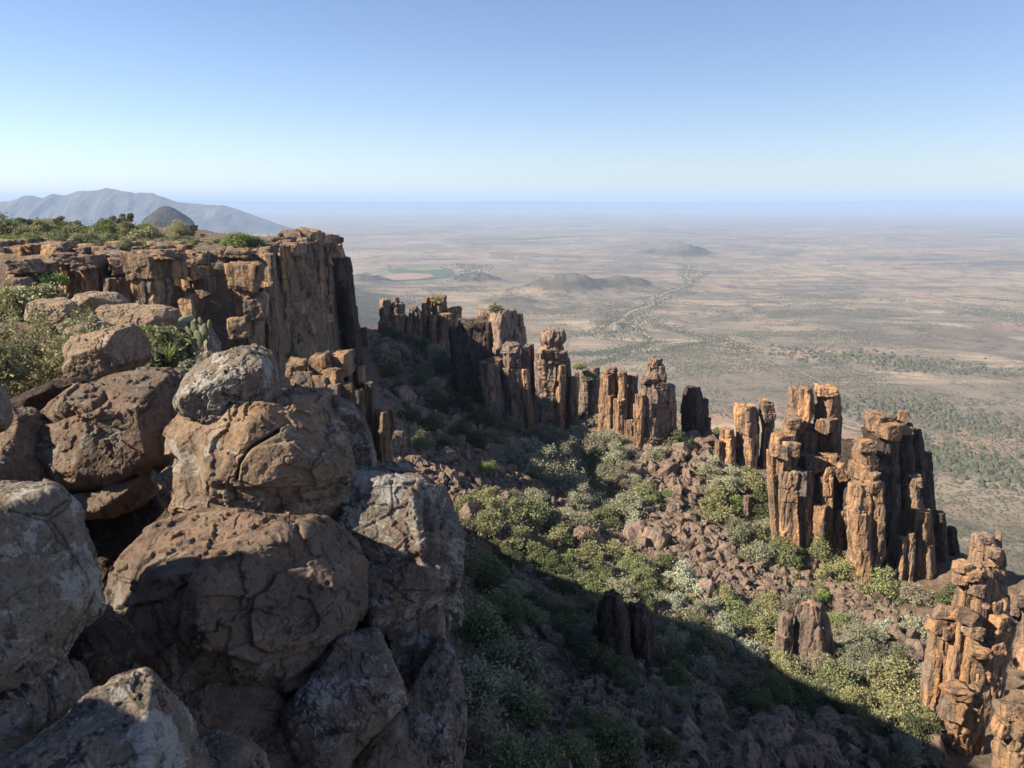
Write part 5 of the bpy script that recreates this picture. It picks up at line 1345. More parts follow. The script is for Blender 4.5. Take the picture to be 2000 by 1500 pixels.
# bushes that cling to the rock towers
def tbush(u, v, w, kind, y, base):
    z = z_at(v, y); fw = y * CP - z * SP
    bush_at((x_at(u, y, z), y, z), w / 2 / F * fw * 1.1, kind, base, 'bushes rooted in the rock towers', u, .9)
for u, v, w, kind, yy, base in [
    (1257, 835, 44, 'green', 80.5, 'green bush clinging to the face of the slender spired tower'), (1262, 810, 30, 'green', 81, 'small green bush high on the slender spired tower'),
    (1528, 855, 36, 'olive', 66.5, 'olive bush on the left shoulder of the two-turret group'), (1582, 890, 40, 'dry', 66.2, 'dry twiggy bush on the ledge between the two turrets'), (1600, 800, 26, 'dry', 67.5, 'dry twiggy tuft in the notch between the turret heads'),
    (1630, 990, 44, 'grey', 63.5, 'grey-green bush hanging in the cleft between the two orange groups'), (1640, 1045, 50, 'grey', 63.5, 'long grey-green bush low in the cleft between the two orange groups'), (1545, 985, 30, 'green', 64.2, 'small green bush on the face of the two-turret group'),
    (1722, 920, 30, 'dry', 60.5, 'dry twiggy bush on the front of the widest orange group'), (1718, 985, 22, 'green', 60, 'small green tuft on the front of the widest orange group'), (1782, 935, 30, 'grey', 62, 'grey-green tuft on the dark flank of the widest orange group'),
    (1772, 1040, 30, 'green', 61.5, 'green bush on the ledge of the lower flank column'), (1942, 1178, 44, 'olive', 42.6, 'olive bush on the shoulder of the tall near orange pillar'), (1838, 1200, 30, 'olive', 43, 'olive tuft on the left shoulder of the tall near orange pillar'),
    (1870, 1240, 18, 'green', 42.2, 'small green tuft low on the face of the tall near orange pillar'), (1990, 1190, 30, 'dry', 49, 'dry tuft on the ledge cut off by the right edge'),
    (855, 588, 20, 'green', 112, 'green cap of shrubs on the slim-topped far tower'), (966, 608, 34, 'grey', 98, 'grey-green shrubs on the summit of the dark massif'), (920, 640, 24, 'green', 97.5, 'small green shrub on the left top of the dark massif'),
    (1070, 760, 34, 'grey', 88, 'grey-green bush in the cleft of the knobbly tower'), (1068, 790, 34, 'grey', 87.5, 'lower grey-green bush in the cleft of the knobbly tower'), (1218, 800, 26, 'bright', 87, 'bright green bush on the front of the stepped tower'),
    (1130, 722, 30, 'olive', 94, 'olive bush on the low broken rock row'), (1148, 740, 36, 'green', 95, 'green bush among the low broken rock row'), (1012, 790, 24, 'green', 90.5, 'green tuft at the front of the stepped pair'),
    (570, 700, 26, 'dark', 60, 'dark green bush growing in a crack of the tall sheer cliff'), (350, 510, 36, 'grey', 60.5, 'grey-green bush in the notch beside the split cube-shaped block'), (430, 525, 36, 'dry', 61.8, 'dry twiggy bush on the ledge of the tall sheer cliff'),
    (1520, 845, 26, 'grey', 69, 'grey-green tuft behind the left shoulder of the two-turret group'), (1400, 845, 24, 'green', 80, 'small green shrub beside the twin-stemmed pillar')]:
    tbush(u, v, w, kind, yy, base)

# plateau scrub against the sky
PG = 'bushes on the plateau'
def pbush(u, y, w, kind, base, zs=.95, dz=0.0):
    x = x_at(u, y, -4.0); z = float(gz(x, y)[0]) - .1 + dz
    bush_at((x, y, z), w / 2 / F * y * 1.1, kind, base, PG, u, zs)
rs_ = np.random.RandomState(9)
kinds = ['green', 'olive', 'bright', 'green', 'olive', 'dark', 'yellow', 'olive']
for row, (yy, n) in enumerate([(67, 11), (72, 11), (79, 11), (88, 10), (98, 9)]):
    for i in range(n):
        u = (i + rs_.uniform(.1, .9)) * (372.0 / n) - 12
        k = kinds[rs_.randint(8)]
        pbush(u, yy + rs_.uniform(-2.5, 2.5), rs_.uniform(48, 78) * (1.0 if u < 300 else .8), k,
              '%s %s' % (KINDW[k], ['at the front of the plateau scrub', 'in the front half of the plateau scrub', 'in the middle of the plateau scrub', 'towards the back of the plateau scrub', 'on the plateau skyline'][row]), rs_.uniform(.62, .9))
pbush(98, 57.0, 52, 'bright', 'bright yellow-green bush on the brink of the low stepped rock wall', 1.1, 3.6)
pbush(470, 70, 70, 'bright', 'dense green bush alone on top of the tall sheer cliff', .95, .3); pbush(500, 71, 56, 'green', 'green bush beside the dense bush on top of the sheer cliff', .8, .2)
pbush(525, 73, 30, 'dark', 'small dark green shrub right of the bushes on top of the sheer cliff', 1.0); pbush(445, 72, 34, 'olive', 'olive bush left of the dense bush on top of the sheer cliff', .8)
pbush(405, 76, 34, 'olive', 'low olive scrub in the gap below the dome hill', .7); pbush(425, 80, 30, 'dark', 'low dark scrub in the gap below the dome hill', .7); pbush(360, 66, 34, 'green', 'green bush at the right end of the plateau scrub', .9)
pbush(385, 78, 40, 'green', 'green scrub on the rock outcrop under the dome hill', .6); pbush(8, 56, 60, 'olive', 'olive bush at the left edge before the plateau scrub', 1.2); pbush(30, 50, 60, 'green', 'green bush at the left edge in front of the low rock wall', 1.1, .2)
pbush(10, 46, 70, 'yellow', 'yellow-green bush at the left edge above the shelf rocks', .9); pbush(60, 40, 60, 'olive', 'olive bush left of the shelf rocks', .9); pbush(110, 42, 50, 'yellow', 'low yellow-green bush behind the shelf rocks', .7)
pbush(325, 31, 64, 'yellow', 'low yellow-green bush under the split cube-shaped block', .62); pbush(262, 35, 40, 'olive', 'low olive bush behind the long flat slab', .6); pbush(385, 44, 40, 'dark', 'dark bush in the cleft below the sheer cliff', 1.0)
pbush(250, 30, 30, 'dry', 'dry twiggy tuft on the shelf beside the long slab', .9); pbush(180, 38, 40, 'olive', 'olive tuft between the low rock wall and the shelf rocks', .8)

build_bushes()

def small_tree(u, y, h_px, seed, label):
    """little skyline tree: bare trunk, forking limbs, loose flat crown"""
    rs = np.random.RandomState(seed)
    x = x_at(u, y, -3); z = float(gz(x, y)[0]); h = h_px / F * y
    e = empty('tree', (x, y, z - .1), label, 'tree', 'small trees on the plateau skyline')
    segs, pts = [((0, 0, 0), (0.04 * h, 0, .45 * h), .035 * h, .022 * h)], []
    for i in range(6):
        a = rs.uniform(0, 6.28); q = np.array([math.cos(a) * rs.uniform(.12, .3), math.sin(a) * rs.uniform(.12, .3), rs.uniform(.62, .95)]) * h
        segs.append(((0.04 * h, 0, .45 * h), q, .018 * h, .008 * h)); pts.append(q)
    sv, sq = tubes(segs, 6)
    place('trunk', (sv + np.array(e.location), sq, None), BARK, parent=e)
    n = 1500; pts = np.array(pts); k = rs.randint(0, 6, n)
    d = rs.normal(size=(n, 3)); d /= np.linalg.norm(d, axis=1)[:, None]
    c = pts[k] + d * (rs.uniform(.1, 1, n) ** .6 * .17 * h)[:, None] * np.array([1, 1, .7])
    a = rs.normal(size=(n, 3)); b = rs.normal(size=(n, 3)); a /= np.linalg.norm(a, axis=1)[:, None]; b /= np.linalg.norm(b, axis=1)[:, None]
    fv, fq = quads(c, a * .022 * h, b * .018 * h)
    place('crown', (fv + np.array(e.location), fq, None), LEAF['dark'], parent=e, smooth=False)
small_tree(232, 92, 40, 3, 'taller of two little trees poking above the plateau scrub'); small_tree(250, 95, 38, 4, 'right one of two little trees poking above the plateau scrub')
small_tree(118, 90, 36, 5, 'round-headed little tree on the plateau skyline'); small_tree(50, 84, 36, 6, 'dark little tree left of the round-headed one'); small_tree(18, 80, 34, 7, 'tiny dark tree at the left end of the plateau skyline')

# ------------------------------------------------------------------ plants of the foreground
def leafy_bush():
    """airy shrub at the left edge: many thin twigs with small leaves"""
    rs = np.random.RandomState(3)
    y = 12.2
    base = np.array([x_at(18, y, -2.9), y, float(gz(x_at(18, y, -2.9), y)[0]) + .25])
    e = empty('bush', base, 'airy twiggy bush with small green leaves at the left edge of the pile', 'bush')
    segs, tips = [], []
    for i in range(64):
        a = rs.uniform(0, 6.28); e2 = rs.uniform(.25, 1.3)
        d = np.array([math.cos(a) * math.cos(e2), math.sin(a) * math.cos(e2), math.sin(e2)])
        p = np.array([rs.uniform(-.35, .35), rs.uniform(-.3, .3), 0]); L = rs.uniform(1.1, 2.1)
        q = p
        for s in range(4):
            d2 = d + rs.normal(size=3) * .22; d2 /= np.linalg.norm(d2)
            q2 = q + d2 * L / 4
            segs.append((q, q2, .013 * (1 - s * .2), .013 * (.8 - s * .2)))
            for _ in range(3):
                t = q + (q2 - q) * rs.uniform(); tw = d2 + rs.normal(size=3) * .7; tw /= np.linalg.norm(tw)
                w = rs.uniform(.12, .34); segs.append((t, t + tw * w, .004, .0015))
                for _ in range(3): tips.append((t + tw * w * rs.uniform(.3, 1), w * .3))
            q = q2
    V, Q = tubes(segs, 4)
    place('stem', (V + base, Q, None), BARK, parent=e)
    T = np.array([t[0] for t in tips]); n = 26000
    k = rs.randint(0, len(T), n)
    keep = (T[k][:, 2] > .25)
    c = T[k] + rs.normal(size=(n, 3)) * .055; c = c[keep]; n = len(c)
    a = rs.normal(size=(n, 3)) + [0, 0, .5]; b = np.cross(a, rs.normal(size=(n, 3))); a /= np.linalg.norm(a, axis=1)[:, None]; b /= np.linalg.norm(b, axis=1)[:, None]
    s = rs.uniform(.5, 1.2, n)[:, None]
    fv, fq = quads(c, a * .024 * s, b * .012 * s)
    place('foliage', (fv + base, fq, None), LEAF['olive'], parent=e, smooth=False)
leafy_bush()

def fg_bush(u, v, y, r, kind, label, seed, leaf, leaves, zs=.9):
    z = z_at(v, y); x = x_at(u, y, z)
    e = empty('bush', (x, y, z), label, 'bush')
    (fv, fq), (sv, sq) = shrub_geo(seed, leaves=leaves, clumps=18, leaf=leaf / r, open_=.1, long=2.4)
    sc = np.array([r, r, r * zs])
    place('foliage', (fv * sc + np.array(e.location), fq, None), LEAF[kind], parent=e, smooth=False)
    place('stem', (sv * sc + np.array(e.location), sq, None), BARK, parent=e)
def dapple_bush(x, y, z, r, seed, label):  # unseen bush, placed out of view to dapple the lower boulders
    e = empty('bush', (x, y, z), label, 'bush')
    (fv, fq), (sv, sq) = shrub_geo(seed, leaves=2600, clumps=20, leaf=.045 / r, open_=.05, long=2.2)
    place('foliage', (fv * r + np.array(e.location), fq, None), LEAF['green'], parent=e, smooth=False)
    place('stem', (sv * r + np.array(e.location), sq, None), BARK, parent=e)
dapple_bush(-6.7, 3.3, -.55, 1.05, 31, 'unseen thin bush on the added tall brown boulder, dappling the lower boulders')
dapple_bush(-6.4, 1.8, -.3, .95, 32, 'second unseen thin bush, for dappled shade, behind the one on the tall boulder')
fg_bush(330, 722, 15.5, .72, 'green', 'green bush with glossy leaves beside the prickly pear', 12, .045, 5200, 1.05)
fg_bush(300, 705, 16.2, .55, 'bright', 'bright green bush left of the prickly pear', 13, .05, 3200, 1.1)
fg_bush(372, 735, 14.5, .36, 'grey', 'low grey-green bush in front of the prickly pear', 14, .03, 2600, .8)
fg_bush(20, 640, 24, 1.6, 'olive', 'olive bush behind the airy twiggy bush at the left edge', 15, .06, 5200, .9)
fg_bush(60, 598, 30, 1.3, 'yellow', 'yellow-green bush just left of the flat-topped shelf rock', 16, .06, 4200, .8)
fg_bush(-30, 745, 10.6, .8, 'olive', 'olive bush cut off by the left edge beside the boulder pile', 17, .03, 5200, .9)

def cactus():
    """prickly pear: flat oval pads growing from one another"""
    rs = np.random.RandomState(8)
    y = 16.0; fw = y * CP + 3 * SP
    PADM = mat_plain('cactus_pad', (0.085, 0.105, 0.050), (0.165, 0.175, 0.10), 9)
    OLD = mat_plain('cactus_old_pad', (0.12, 0.11, 0.08), (0.22, 0.20, 0.15), 9)
    FRUIT = mat_plain('cactus_young_pad', (0.14, 0.18, 0.10), (0.22, 0.26, 0.165), 9)
    P = lambda u, v, dy=0.0: np.array([x_at(u, y + dy, z_at(v, y + dy)), y + dy, z_at(v, y + dy)])
    e = empty('cactus', P(392, 712), 'prickly pear cactus with pale oval pads behind the balanced boulder', 'cactus')
    V0, Q0 = cubesphere(12)
    for (u, v, du, w, h, ang, dy, m) in [(395, 700, 0, 15, 36, .05, 0, OLD), (380, 690, 0, 15, 34, .3, .15, OLD), (404, 678, 0, 17, 36, -.15, .1, OLD), (388, 662, 0, 18, 36, .15, -.05, PADM), (372, 668, 0, 14, 30, .5, .2, PADM),
                                         (400, 648, 0, 16, 32, -.05, .05, PADM), (409, 634, 0, 9, 20, -.1, 0, PADM), (380, 641, 0, 16, 30, .35, .1, PADM), (364, 624, 0, 30, 15, .1, .1, FRUIT), (378, 627, 0, 18, 12, -.5, .25, FRUIT),
                                         (412, 690, 0, 14, 30, -.5, .2, OLD), (392, 628, 0, 10, 18, .2, .2, PADM), (371, 648, 0, 12, 26, .6, .3, PADM)]:
        p = V0 * np.array([w / 2, 4.0, h / 2]) / F * fw
        taper = 1 - 0.25 * np.clip(-p[:, 2] / (h / 2 / F * fw), 0, 1)
        p[:, 0] *= taper
        p += p * (0.05 * fbm(p * 9 + rs.uniform(0, 9), 2, 3))[:, None]
        yaw = rs.uniform(-.6, .6)
        p = np.c_[p[:, 0] * math.cos(yaw) - p[:, 1] * math.sin(yaw), p[:, 0] * math.sin(yaw) + p[:, 1] * math.cos(yaw), p[:, 2]]
        p = np.c_[p[:, 0] * math.cos(ang) - p[:, 2] * math.sin(ang), p[:, 1], p[:, 0] * math.sin(ang) + p[:, 2] * math.cos(ang)]
        place('pad', (p + P(u, v, dy), Q0, None), m, parent=e)
cactus()
fg_bush(345, 700, 16.6, .62, 'green', 'tangled green bush right behind the prickly pear', 22, .035, 5200, 1.0)
fg_bush(405, 725, 15.4, .42, 'dry', 'dry tangled bush at the foot of the prickly pear', 23, .03, 2600, .9)
fg_bush(150, 650, 19.0, .55, 'grey', 'grey-green bush among the shelf rocks', 24, .03, 3000, .8)
fg_bush(240, 668, 18.0, .45, 'olive', 'olive bush at the end of the long flat slab', 25, .03, 3000, .8)

def blade_tuft(u, v, y, n, L, w, label, mat, seed, name='grass_tuft', cat='grass'):
    rs = np.random.RandomState(seed)
    z = z_at(v, y); base = np.array([x_at(u, y, z), y, z])
    V, Q = [], []
    for i in range(n):
        a = rs.uniform(0, 6.28); lean = rs.uniform(.05, .8); l = L * rs.uniform(.6, 1.1)
        d = np.array([math.cos(a), math.sin(a), 0]); s = np.array([-math.sin(a), math.cos(a), 0]) * w / 2
        o = base + d * rs.uniform(0, .12) * L
        k0 = len(V)
        for t in (0, .35, .7, 1):
            c = o + d * lean * l * t ** 1.8 + np.array([0, 0, l * (t - .25 * lean * t * t)])
            f = (1 - t) * .9 + .1
            V += [c - s * f, c + s * f]
        for t in range(3): Q.append((k0 + 2 * t, k0 + 2 * t + 1, k0 + 2 * t + 3, k0 + 2 * t + 2))
    place(name, (np.array(V), np.array(Q), None), mat, label, cat, None, None, False, base)
blade_tuft(172, 632, 20.5, 60, .55, .022, 'upright spiky green tuft between two shelf rocks', LEAF['bright'], 2)
blade_tuft(330, 706, 15, 50, .42, .022, 'glossy strap-leaved tuft in the green bush by the cactus', LEAF['bright'], 3)
blade_tuft(262, 640, 20, 30, .3, .012, 'dry straw-coloured grass tuft on the long flat slab', LEAF['dry'], 4)
blade_tuft(205, 655, 15.5, 40, .28, .010, 'dry straw-coloured grass tuft above the angular brown boulder', LEAF['dry'], 5)
blade_tuft(395, 712, 14.4, 30, .4, .012, 'dry pale stalks at the foot of the prickly pear', LEAF['dry'], 6)
# ------------------------------------------------------------------ rubble
import bmesh
STONES = []
for i in range(16):
    rs = np.random.RandomState(900 + i)
    P = rs.normal(size=(13 if i < 12 else 22, 3)); P /= np.linalg.norm(P, axis=1)[:, None]
    P = np.sign(P) * np.abs(P) ** 0.75 * rs.uniform(.85, 1.15, (len(P), 1)) * rs.uniform(.65, 1.25, 3)
    bm = bmesh.new()
    for p in P: bm.verts.new(p)
    r_ = bmesh.ops.convex_hull(bm, input=bm.verts)
    bmesh.ops.delete(bm, geom=[g for g in r_['geom_interior'] if isinstance(g, bmesh.types.BMVert)], context='VERTS')
    bmesh.ops.bevel(bm, geom=list(bm.edges), offset=.025, segments=1, affect='EDGES', profile=.5)
    bmesh.ops.triangulate(bm, faces=list(bm.faces))
    bm.verts.ensure_lookup_table()
    V = np.array([v.co[:] for v in bm.verts]); Q = np.array([[l.vert.index for l in f.loops] for f in bm.faces])
    bm.free(); STONES.append((V, Q))
STONE_ME = [mesh_np('stone', p, q, RUBBLE, False) for p, q in STONES]

ZONES = [  # outline in the photo, stones, size range in px, where
    ([(868, 955), (900, 920), (960, 930), (1000, 905), (1060, 960), (1130, 940), (1160, 990), (1150, 1040), (1090, 1010), (1040, 1000), (980, 995), (900, 1000)], 1100, (6, 22), 'on the pale scree at the left of the lit valley'),
    ([(1290, 870), (1400, 850), (1400, 900), (1370, 950), (1340, 1000), (1420, 1050), (1430, 1100), (1480, 1120), (1420, 1160), (1330, 1140), (1300, 1090), (1240, 1070), (1230, 1020), (1290, 980), (1240, 930), (1250, 890)], 1700, (9, 36), 'in the dark rubble stream down the valley'),
    ([(1420, 1110), (1560, 1100), (1660, 1130), (1760, 1190), (1800, 1220), (1740, 1230), (1620, 1190), (1500, 1160), (1430, 1190), (1380, 1180)], 900, (9, 32), 'in the pale rubble band before the widest orange group'),
    ([(1330, 1230), (1420, 1270), (1400, 1400), (1300, 1420), (1180, 1480), (1040, 1480), (1050, 1330), (1200, 1300)], 1000, (9, 44), 'among the shaded stones of the gorge'),
    ([(1150, 1400), (1500, 1390), (1680, 1440), (1860, 1500), (1100, 1500)], 700, (11, 62), 'among the shaded stones at the bottom edge'),
    ([(725, 660), (780, 670), (840, 700), (800, 730), (740, 720)], 240, (5, 24), 'on the talus at the end of the big cliff'),
    ([(740, 740), (860, 760), (1000, 830), (940, 900), (860, 930), (780, 860)], 420, (5, 28), 'in the shaded upper gorge'),
    ([(740, 840), (870, 895), (895, 965), (800, 935)], 220, (8, 34), 'in the shaded upper gorge'),
    ([(1800, 1230), (1860, 1290), (1860, 1420), (1780, 1330), (1620, 1270), (1720, 1260)], 260, (8, 40), 'at the foot of the near orange pillar'),
    ([(890, 1010), (1300, 1000), (1850, 1300), (1850, 1480), (1000, 1480), (890, 1200)], 1700, (6, 22), 'scattered over the valley floor'),
    ([(890, 960), (1250, 880), (1420, 950), (1520, 1110), (1800, 1230), (1700, 1240), (1400, 1170), (1200, 1060), (900, 1020)], 2600, (4, 11), 'scattered over the valley floor')]
LANDM = [(1245, 1050, 'big tilted block'), ]
STN = []
for zi, (P, n, (s0, s1), where) in enumerate(ZONES):
    P = np.array(P, float); rs = np.random.RandomState(40 + zi)
    lo, hi = P.min(0), P.max(0); k = 0
    while k < n:
        uu = rs.uniform(lo[0], hi[0], 400); vv = rs.uniform(lo[1], hi[1], 400)
        ok = poly_sd(uu, vv, P) < 0
        for u, v in zip(uu[ok], vv[ok]):
            if k >= n: break
            s = s0 + (s1 - s0) * rs.uniform() ** 2.9
            STN.append((u, v, s, where)); k += 1
# the large blocks one can pick out by eye
BIG = [(1243, 1050, 48, 'big tilted dark block on the left side of the rubble stream'), (1278, 1066, 56, 'long dark block lying against the big tilted block'), (1355, 870, 56, 'reddish slab at the top of the rubble stream'), (1385, 868, 50, 'large reddish slab below the lone dark pillar'),
       (1332, 888, 40, 'angular block left of the large reddish slab'), (1390, 925, 40, 'dark block halfway down the top of the rubble stream'), (1362, 965, 40, 'squarish brown block in the middle of the rubble stream'), (1405, 1130, 34, 'brown block low in the rubble stream'),
       (1375, 1165, 60, 'tall leaning reddish block beside the silvery bushes'), (1580, 1112, 36, 'squarish block standing up in the pale rubble band'), (1530, 1125, 30, 'dark pointed block at the left of the pale rubble band'),
       (1790, 1275, 50, 'orange block with a flat sunlit face left of the near pillar'), (1700, 1232, 44, 'brown rounded block right of the leaning slab'), (1745, 1245, 44, 'pale brown block between the leaning slab and the near pillar'),
       (1620, 1420, 60, 'brown ridge block at the edge of the bottom sun patch'), (1675, 1400, 50, 'reddish flat block in the bottom sun patch'), (1330, 1440, 90, 'large shaded block at the bottom of the gorge'), (1390, 1410, 80, 'long shaded block beside the dark bushes at the bottom'),
       (1500, 1450, 90, 'wide shaded slab at the bottom edge of the photo'), (1590, 1470, 90, 'broad shaded boulder at the bottom edge'), (1810, 1480, 90, 'shaded boulder left of the pale corner face'), (1290, 1400, 60, 'grey shaded block in the gorge stones'),
       (790, 780, 44, 'tan block catching the sun in the shaded upper gorge'), (745, 690, 36, 'reddish block at the foot of the big cliff end'), (760, 705, 40, 'wide reddish block on the talus below the big cliff'), (915, 1015, 50, 'dark rounded boulder at the tip of the valley shadow'),
       (880, 940, 40, 'dark block at the lower left end of the pale scree'), (870, 900, 40, 'shaded boulder just above the pale scree'), (1140, 1430, 50, 'shaded stone beside the bright bush at the bottom')]
def stone_obj(u, v, s, mesh_i, rs, sink=.25):
    p = hit(u, v)
    if p is None: return None
    fw = p[1] * CP - p[2] * SP
    if fw > 170: return None
    r = s / 2 / F * fw
    o = bpy.data.objects.new('rock', STONE_ME[mesh_i]); COL.objects.link(o)
    o.location = tuple(p + np.array([0, 0, r * (.5 - sink)])); o.rotation_euler = tuple(rs.uniform(-.6, .6, 2)) + (rs.uniform(0, 6.28),)
    o.scale = (r * rs.uniform(.9, 1.3), r * rs.uniform(.8, 1.1), r * rs.uniform(.65, 1.0))
    return o
rs = np.random.RandomState(77)
for u, v, s, lab in BIG:
    o = stone_obj(u, v, s, 12 + rs.randint(4), rs)
    if o: tag(o, lab, 'rock', 'rocks on the valley floor')
def px_size(t):
    return t[2]
STN.sort(key=px_size, reverse=True)
for u, v, s, where in STN[:260]:
    o = stone_obj(u, v, s, rs.randint(16), rs)
    if o:
        shape = 'angular brown rock'
        mark = min(MARKS, key=lambda m: (m[0] - u) ** 2 + 1.6 * (m[1] - v) ** 2)[2]
        later(o, 'angular rock %s' % mark, 'rock', 'rocks on the valley floor', u)
VV, QQ, nb = [], [], 0
for u, v, s, where in STN[260:]:
    p = hit(u, v)
    if p is None: continue
    fw = p[1] * CP - p[2] * SP
    if fw > 170: continue
    r = s / 2 / F * fw
    P, Q = STONES[rs.randint(12)]
    a = rs.uniform(0, 6.28); t = rs.uniform(-.7, .7)
    R = np.array([[math.cos(a), -math.sin(a), 0], [math.sin(a), math.cos(a), 0], [0, 0, 1]]) @ np.array([[1, 0, 0], [0, math.cos(t), -math.sin(t)], [0, math.sin(t), math.cos(t)]])
    VV.append((P * r * rs.uniform(.75, 1.2, 3)) @ R.T + p + np.array([0, 0, .2 * r])); QQ.append(Q + nb); nb += len(P)
for _ in range(420):     # talus under the near cliff foot
    x_, y_ = rs.uniform(-13, 5), rs.uniform(12, 66)
    if poly_sd(np.array([x_]), np.array([y_]), RIM)[0] < 2.0: continue
    P, Q = STONES[rs.randint(12)]; r = .12 + .7 * rs.uniform() ** 3
    VV.append((P * r * rs.uniform(.75, 1.2, 3)) + np.array([x_, y_, float(gz(x_, y_)[0]) + .2 * r])); QQ.append(Q + nb); nb += len(P)
tag(link('rubble', mesh_np('rubble', np.concatenate(VV), np.concatenate(QQ), RUBBLE, False)), kind='stuff')

# ------------------------------------------------------------------ low ground cover in the valley
def ground_cover():
    rs = np.random.RandomState(61)
    C_, N = [], 0
    Z = np.array([(880, 985), (1000, 960), (1240, 870), (1420, 920), (1500, 1060), (1680, 1130), (1830, 1230), (1850, 1420), (1700, 1470), (1450, 1500), (900, 1500), (890, 1020)], float)
    pts = []
    while len(pts) < 4200:
        u, v = rs.uniform(870, 1860, 500), rs.uniform(860, 1500, 500)
        ok = poly_sd(u, v, Z) < 0
        for a, b in zip(u[ok], v[ok]):
            p = hit(a, b)
            if p is not None and p[1] < 150: pts.append(p)
    pts += [np.array([x, y, float(gz(x, y)[0])]) for x, y in zip(rs.uniform(-45, -10, 500), rs.uniform(12, 100, 500)) if poly_sd(np.array([x]), np.array([y]), RIM)[0] < -.5]
    pts = np.array(pts); per = 34; n = len(pts) * per
    r = np.repeat(rs.uniform(.18, .55, len(pts)), per)
    d = rs.normal(size=(n, 3)); d[:, 2] = np.abs(d[:, 2]) * .8; d /= np.linalg.norm(d, axis=1)[:, None]
    c = np.repeat(pts, per, 0) + d * (r * rs.uniform(.3, 1, n))[:, None]
    a = rs.normal(size=(n, 3)) + [0, 0, 1.0]; b = np.cross(a, rs.normal(size=(n, 3))); a /= np.linalg.norm(a, axis=1)[:, None]; b /= np.linalg.norm(b, axis=1)[:, None]
    s = rs.uniform(.5, 1.2, n)[:, None]
    V, Q = quads(c, a * .085 * s, b * .022 * s)
    tag(link('dry_grass', mesh_np('dry_grass', V, Q, LEAF['grey'], False)), kind='stuff')
ground_cover()

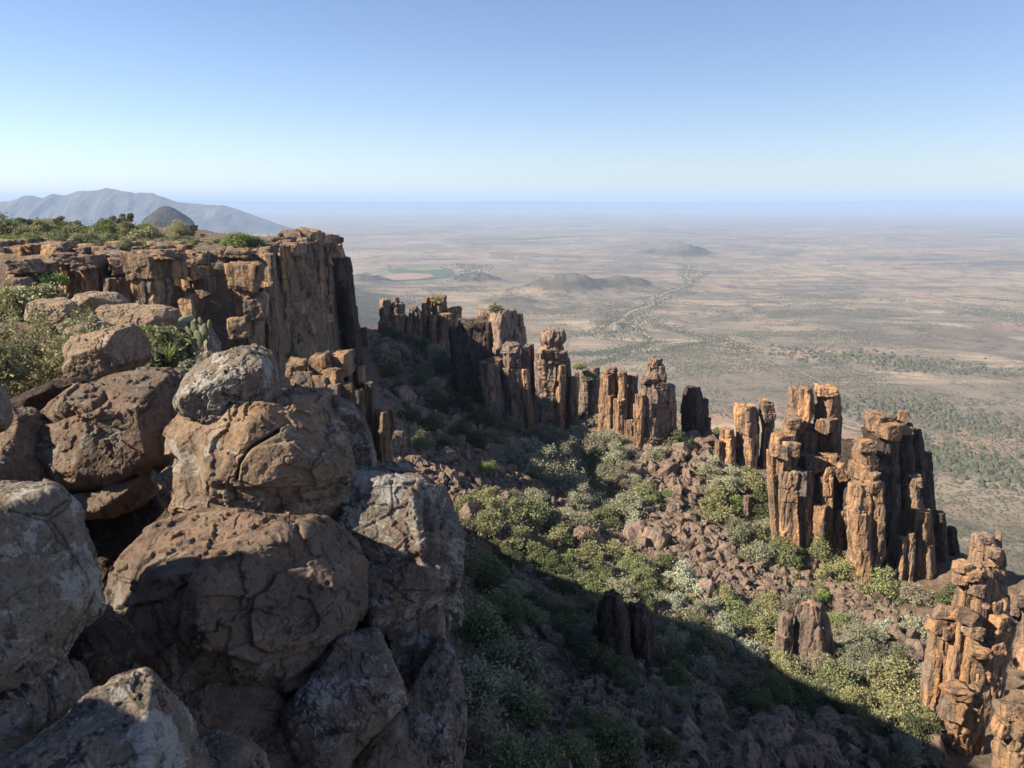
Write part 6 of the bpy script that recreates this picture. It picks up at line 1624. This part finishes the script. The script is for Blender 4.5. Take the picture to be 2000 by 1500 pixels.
# ------------------------------------------------------------------ scrub dotted over the mountain flank and the plain
SCRUB = mat_leaf('plain_scrub', (0.055, 0.062, 0.032), (0.105, 0.108, 0.062), (0.15, 0.145, 0.09))
def scrub():
    rs = np.random.RandomState(71)
    pts = []
    n = 420000
    az = np.radians(rs.uniform(-24, 40, n)); r = np.sqrt(rs.uniform(150 ** 2, 2300 ** 2, n))
    near = rs.uniform(size=n) < np.clip(700 / r, .0, 1) ** .4
    x, y = r * np.sin(az), r * np.cos(az)
    p2 = np.c_[x, y, 0 * x]
    dens = fbm(p2 / 160.0, 4, 51) * .9 + fbm(p2 / 45.0, 3, 52) * .7
    z0 = gz(x, y)
    keep = (rs.uniform(size=n) < sstep(-.25, .60, dens + .45 * sstep(-235, -150, z0))) & near & (z0 < -60)
    X, Y = [x[keep]], [y[keep]]
    S = [rs.uniform(.6, 1.0, keep.sum()) * rs.uniform(.8, 1.7, keep.sum())]
    # thicker bush along the dry watercourses
    for px, wd, cnt in [([(1345, 518), (1338, 538), (1352, 552), (1300, 573), (1272, 582), (1276, 595), (1240, 606), (1222, 615), (1212, 625), (1196, 646)], 22, 1500), ([(1352, 552), (1385, 530)], 14, 260), ([(1190, 610), (1215, 622), (1200, 640), (1170, 655)], 26, 600),
                        ([(1100, 690), (1160, 692), (1200, 686), (1262, 674)], 14, 700), ([(1130, 720), (1180, 705), (1230, 690)], 12, 400),
                        ([(1345, 520), (1338, 540), (1352, 552), (1300, 574), (1272, 582), (1275, 595), (1240, 606), (1222, 615), (1214, 622)], 10, 495), ([(1350, 552), (1340, 572), (1290, 590), (1262, 608), (1240, 630), (1210, 640), (1190, 650), (1200, 665)], 14, 605),
                        ([(1265, 620), (1300, 640), (1340, 650), (1400, 664), (1450, 680), (1480, 690)], 16, 660), ([(1240, 640), (1260, 655), (1275, 670)], 10, 275), ([(1120, 690), (1200, 688), (1260, 672), (1290, 668)], 12, 385), ([(1250, 690), (1300, 684), (1350, 672), (1420, 664)], 8, 330),
                        ([(880, 520), (905, 516), (930, 520), (915, 540), (880, 546)], 40, 385), ([(1860, 579), (1900, 582), (1980, 588)], 14, 165), ([(1000, 470), (1060, 466), (1100, 462), (1180, 460)], 30, 330), ([(1400, 468), (1500, 470), (1640, 462), (1800, 468), (1990, 462)], 34, 495),
                        ([(1640, 800), (1720, 790), (1800, 800), (1900, 830), (1990, 850)], 40, 495), ([(1810, 875), (1850, 890), (1900, 900), (1960, 935), (2000, 945)], 34, 605), ([(1560, 690), (1680, 700), (1800, 715), (1900, 720)], 44, 495)]:
        Pp = np.array([hit(u, v) for u, v in px])[:, :2]
        d = np.r_[0, np.cumsum(np.hypot(*np.diff(Pp, axis=0).T))]
        t = rs.uniform(0, d[-1], cnt)
        X.append(np.interp(t, d, Pp[:, 0]) + rs.normal(size=cnt) * wd * .8); Y.append(np.interp(t, d, Pp[:, 1]) + rs.normal(size=cnt) * wd * .8)
        S.append(rs.uniform(1.0, 2.4, cnt) * (1 + d.mean() * 0 + (wd > 28) * .8))
    X = np.concatenate(X); Y = np.concatenate(Y); S = np.concatenate(S); Z = gz(X, Y)
    base = np.array([(1, 0, .15), (.3, .95, .1), (-.8, .6, .2), (-.8, -.6, .1), (.3, -.95, .2), (.35, .2, .95), (-.3, -.15, 1.05)])
    tri = np.array([(0, 1, 5), (1, 2, 5), (2, 6, 5), (2, 3, 6), (3, 4, 6), (4, 0, 5), (4, 5, 6)])
    m = len(X); a = rs.uniform(0, 6.28, m); ca, sa = np.cos(a), np.sin(a)
    J = base[None] * rs.uniform(.7, 1.25, (m, 7, 3))
    V = np.stack([J[..., 0] * ca[:, None] - J[..., 1] * sa[:, None], J[..., 0] * sa[:, None] + J[..., 1] * ca[:, None], J[..., 2]], -1) * S[:, None, None]
    V += np.stack([X, Y, Z - .15], -1)[:, None]
    Q = (tri[None] + 7 * np.arange(m)[:, None, None]).reshape(-1, 3)
    tag(link('plain_scrub', mesh_np('plain_scrub', V.reshape(-1, 3), Q, SCRUB, False)), kind='stuff')
scrub()
finish_labels()
# ------------------------------------------------------------------ air over the plain
def haze_box():
    x0, x1, y0, y1, zb, zt = -62000., 62000., -62000., 62000., min(float(GZ.min()) - 20.0, -300.0), 158.0
    V = [(x, y, z) for z in (zb, zt) for y in (y0, y1) for x in (x0, x1)]
    Q = [(0, 2, 3, 1), (4, 5, 7, 6), (0, 1, 5, 4), (2, 6, 7, 3), (0, 4, 6, 2), (1, 3, 7, 5)]
    m = bpy.data.materials.new('haze'); m.use_nodes = True
    t = m.node_tree; t.nodes.remove(t.nodes['Principled BSDF'])
    pv = t.nodes.new('ShaderNodeVolumePrincipled')
    pv.inputs['Color'].default_value = HAZE_C
    pv.inputs['Density'].default_value = HAZE_D
    pv.inputs['Anisotropy'].default_value = 0.0
    t.links.new(pv.outputs[0], t.nodes['Material Output'].inputs['Volume'])
    tag(link('haze', mesh_np('haze', V, Q, m, False)), kind='stuff')
HAZE_C = (0.48, 0.66, 0.94, 1)
HAZE_D = 0.000095
haze_box()
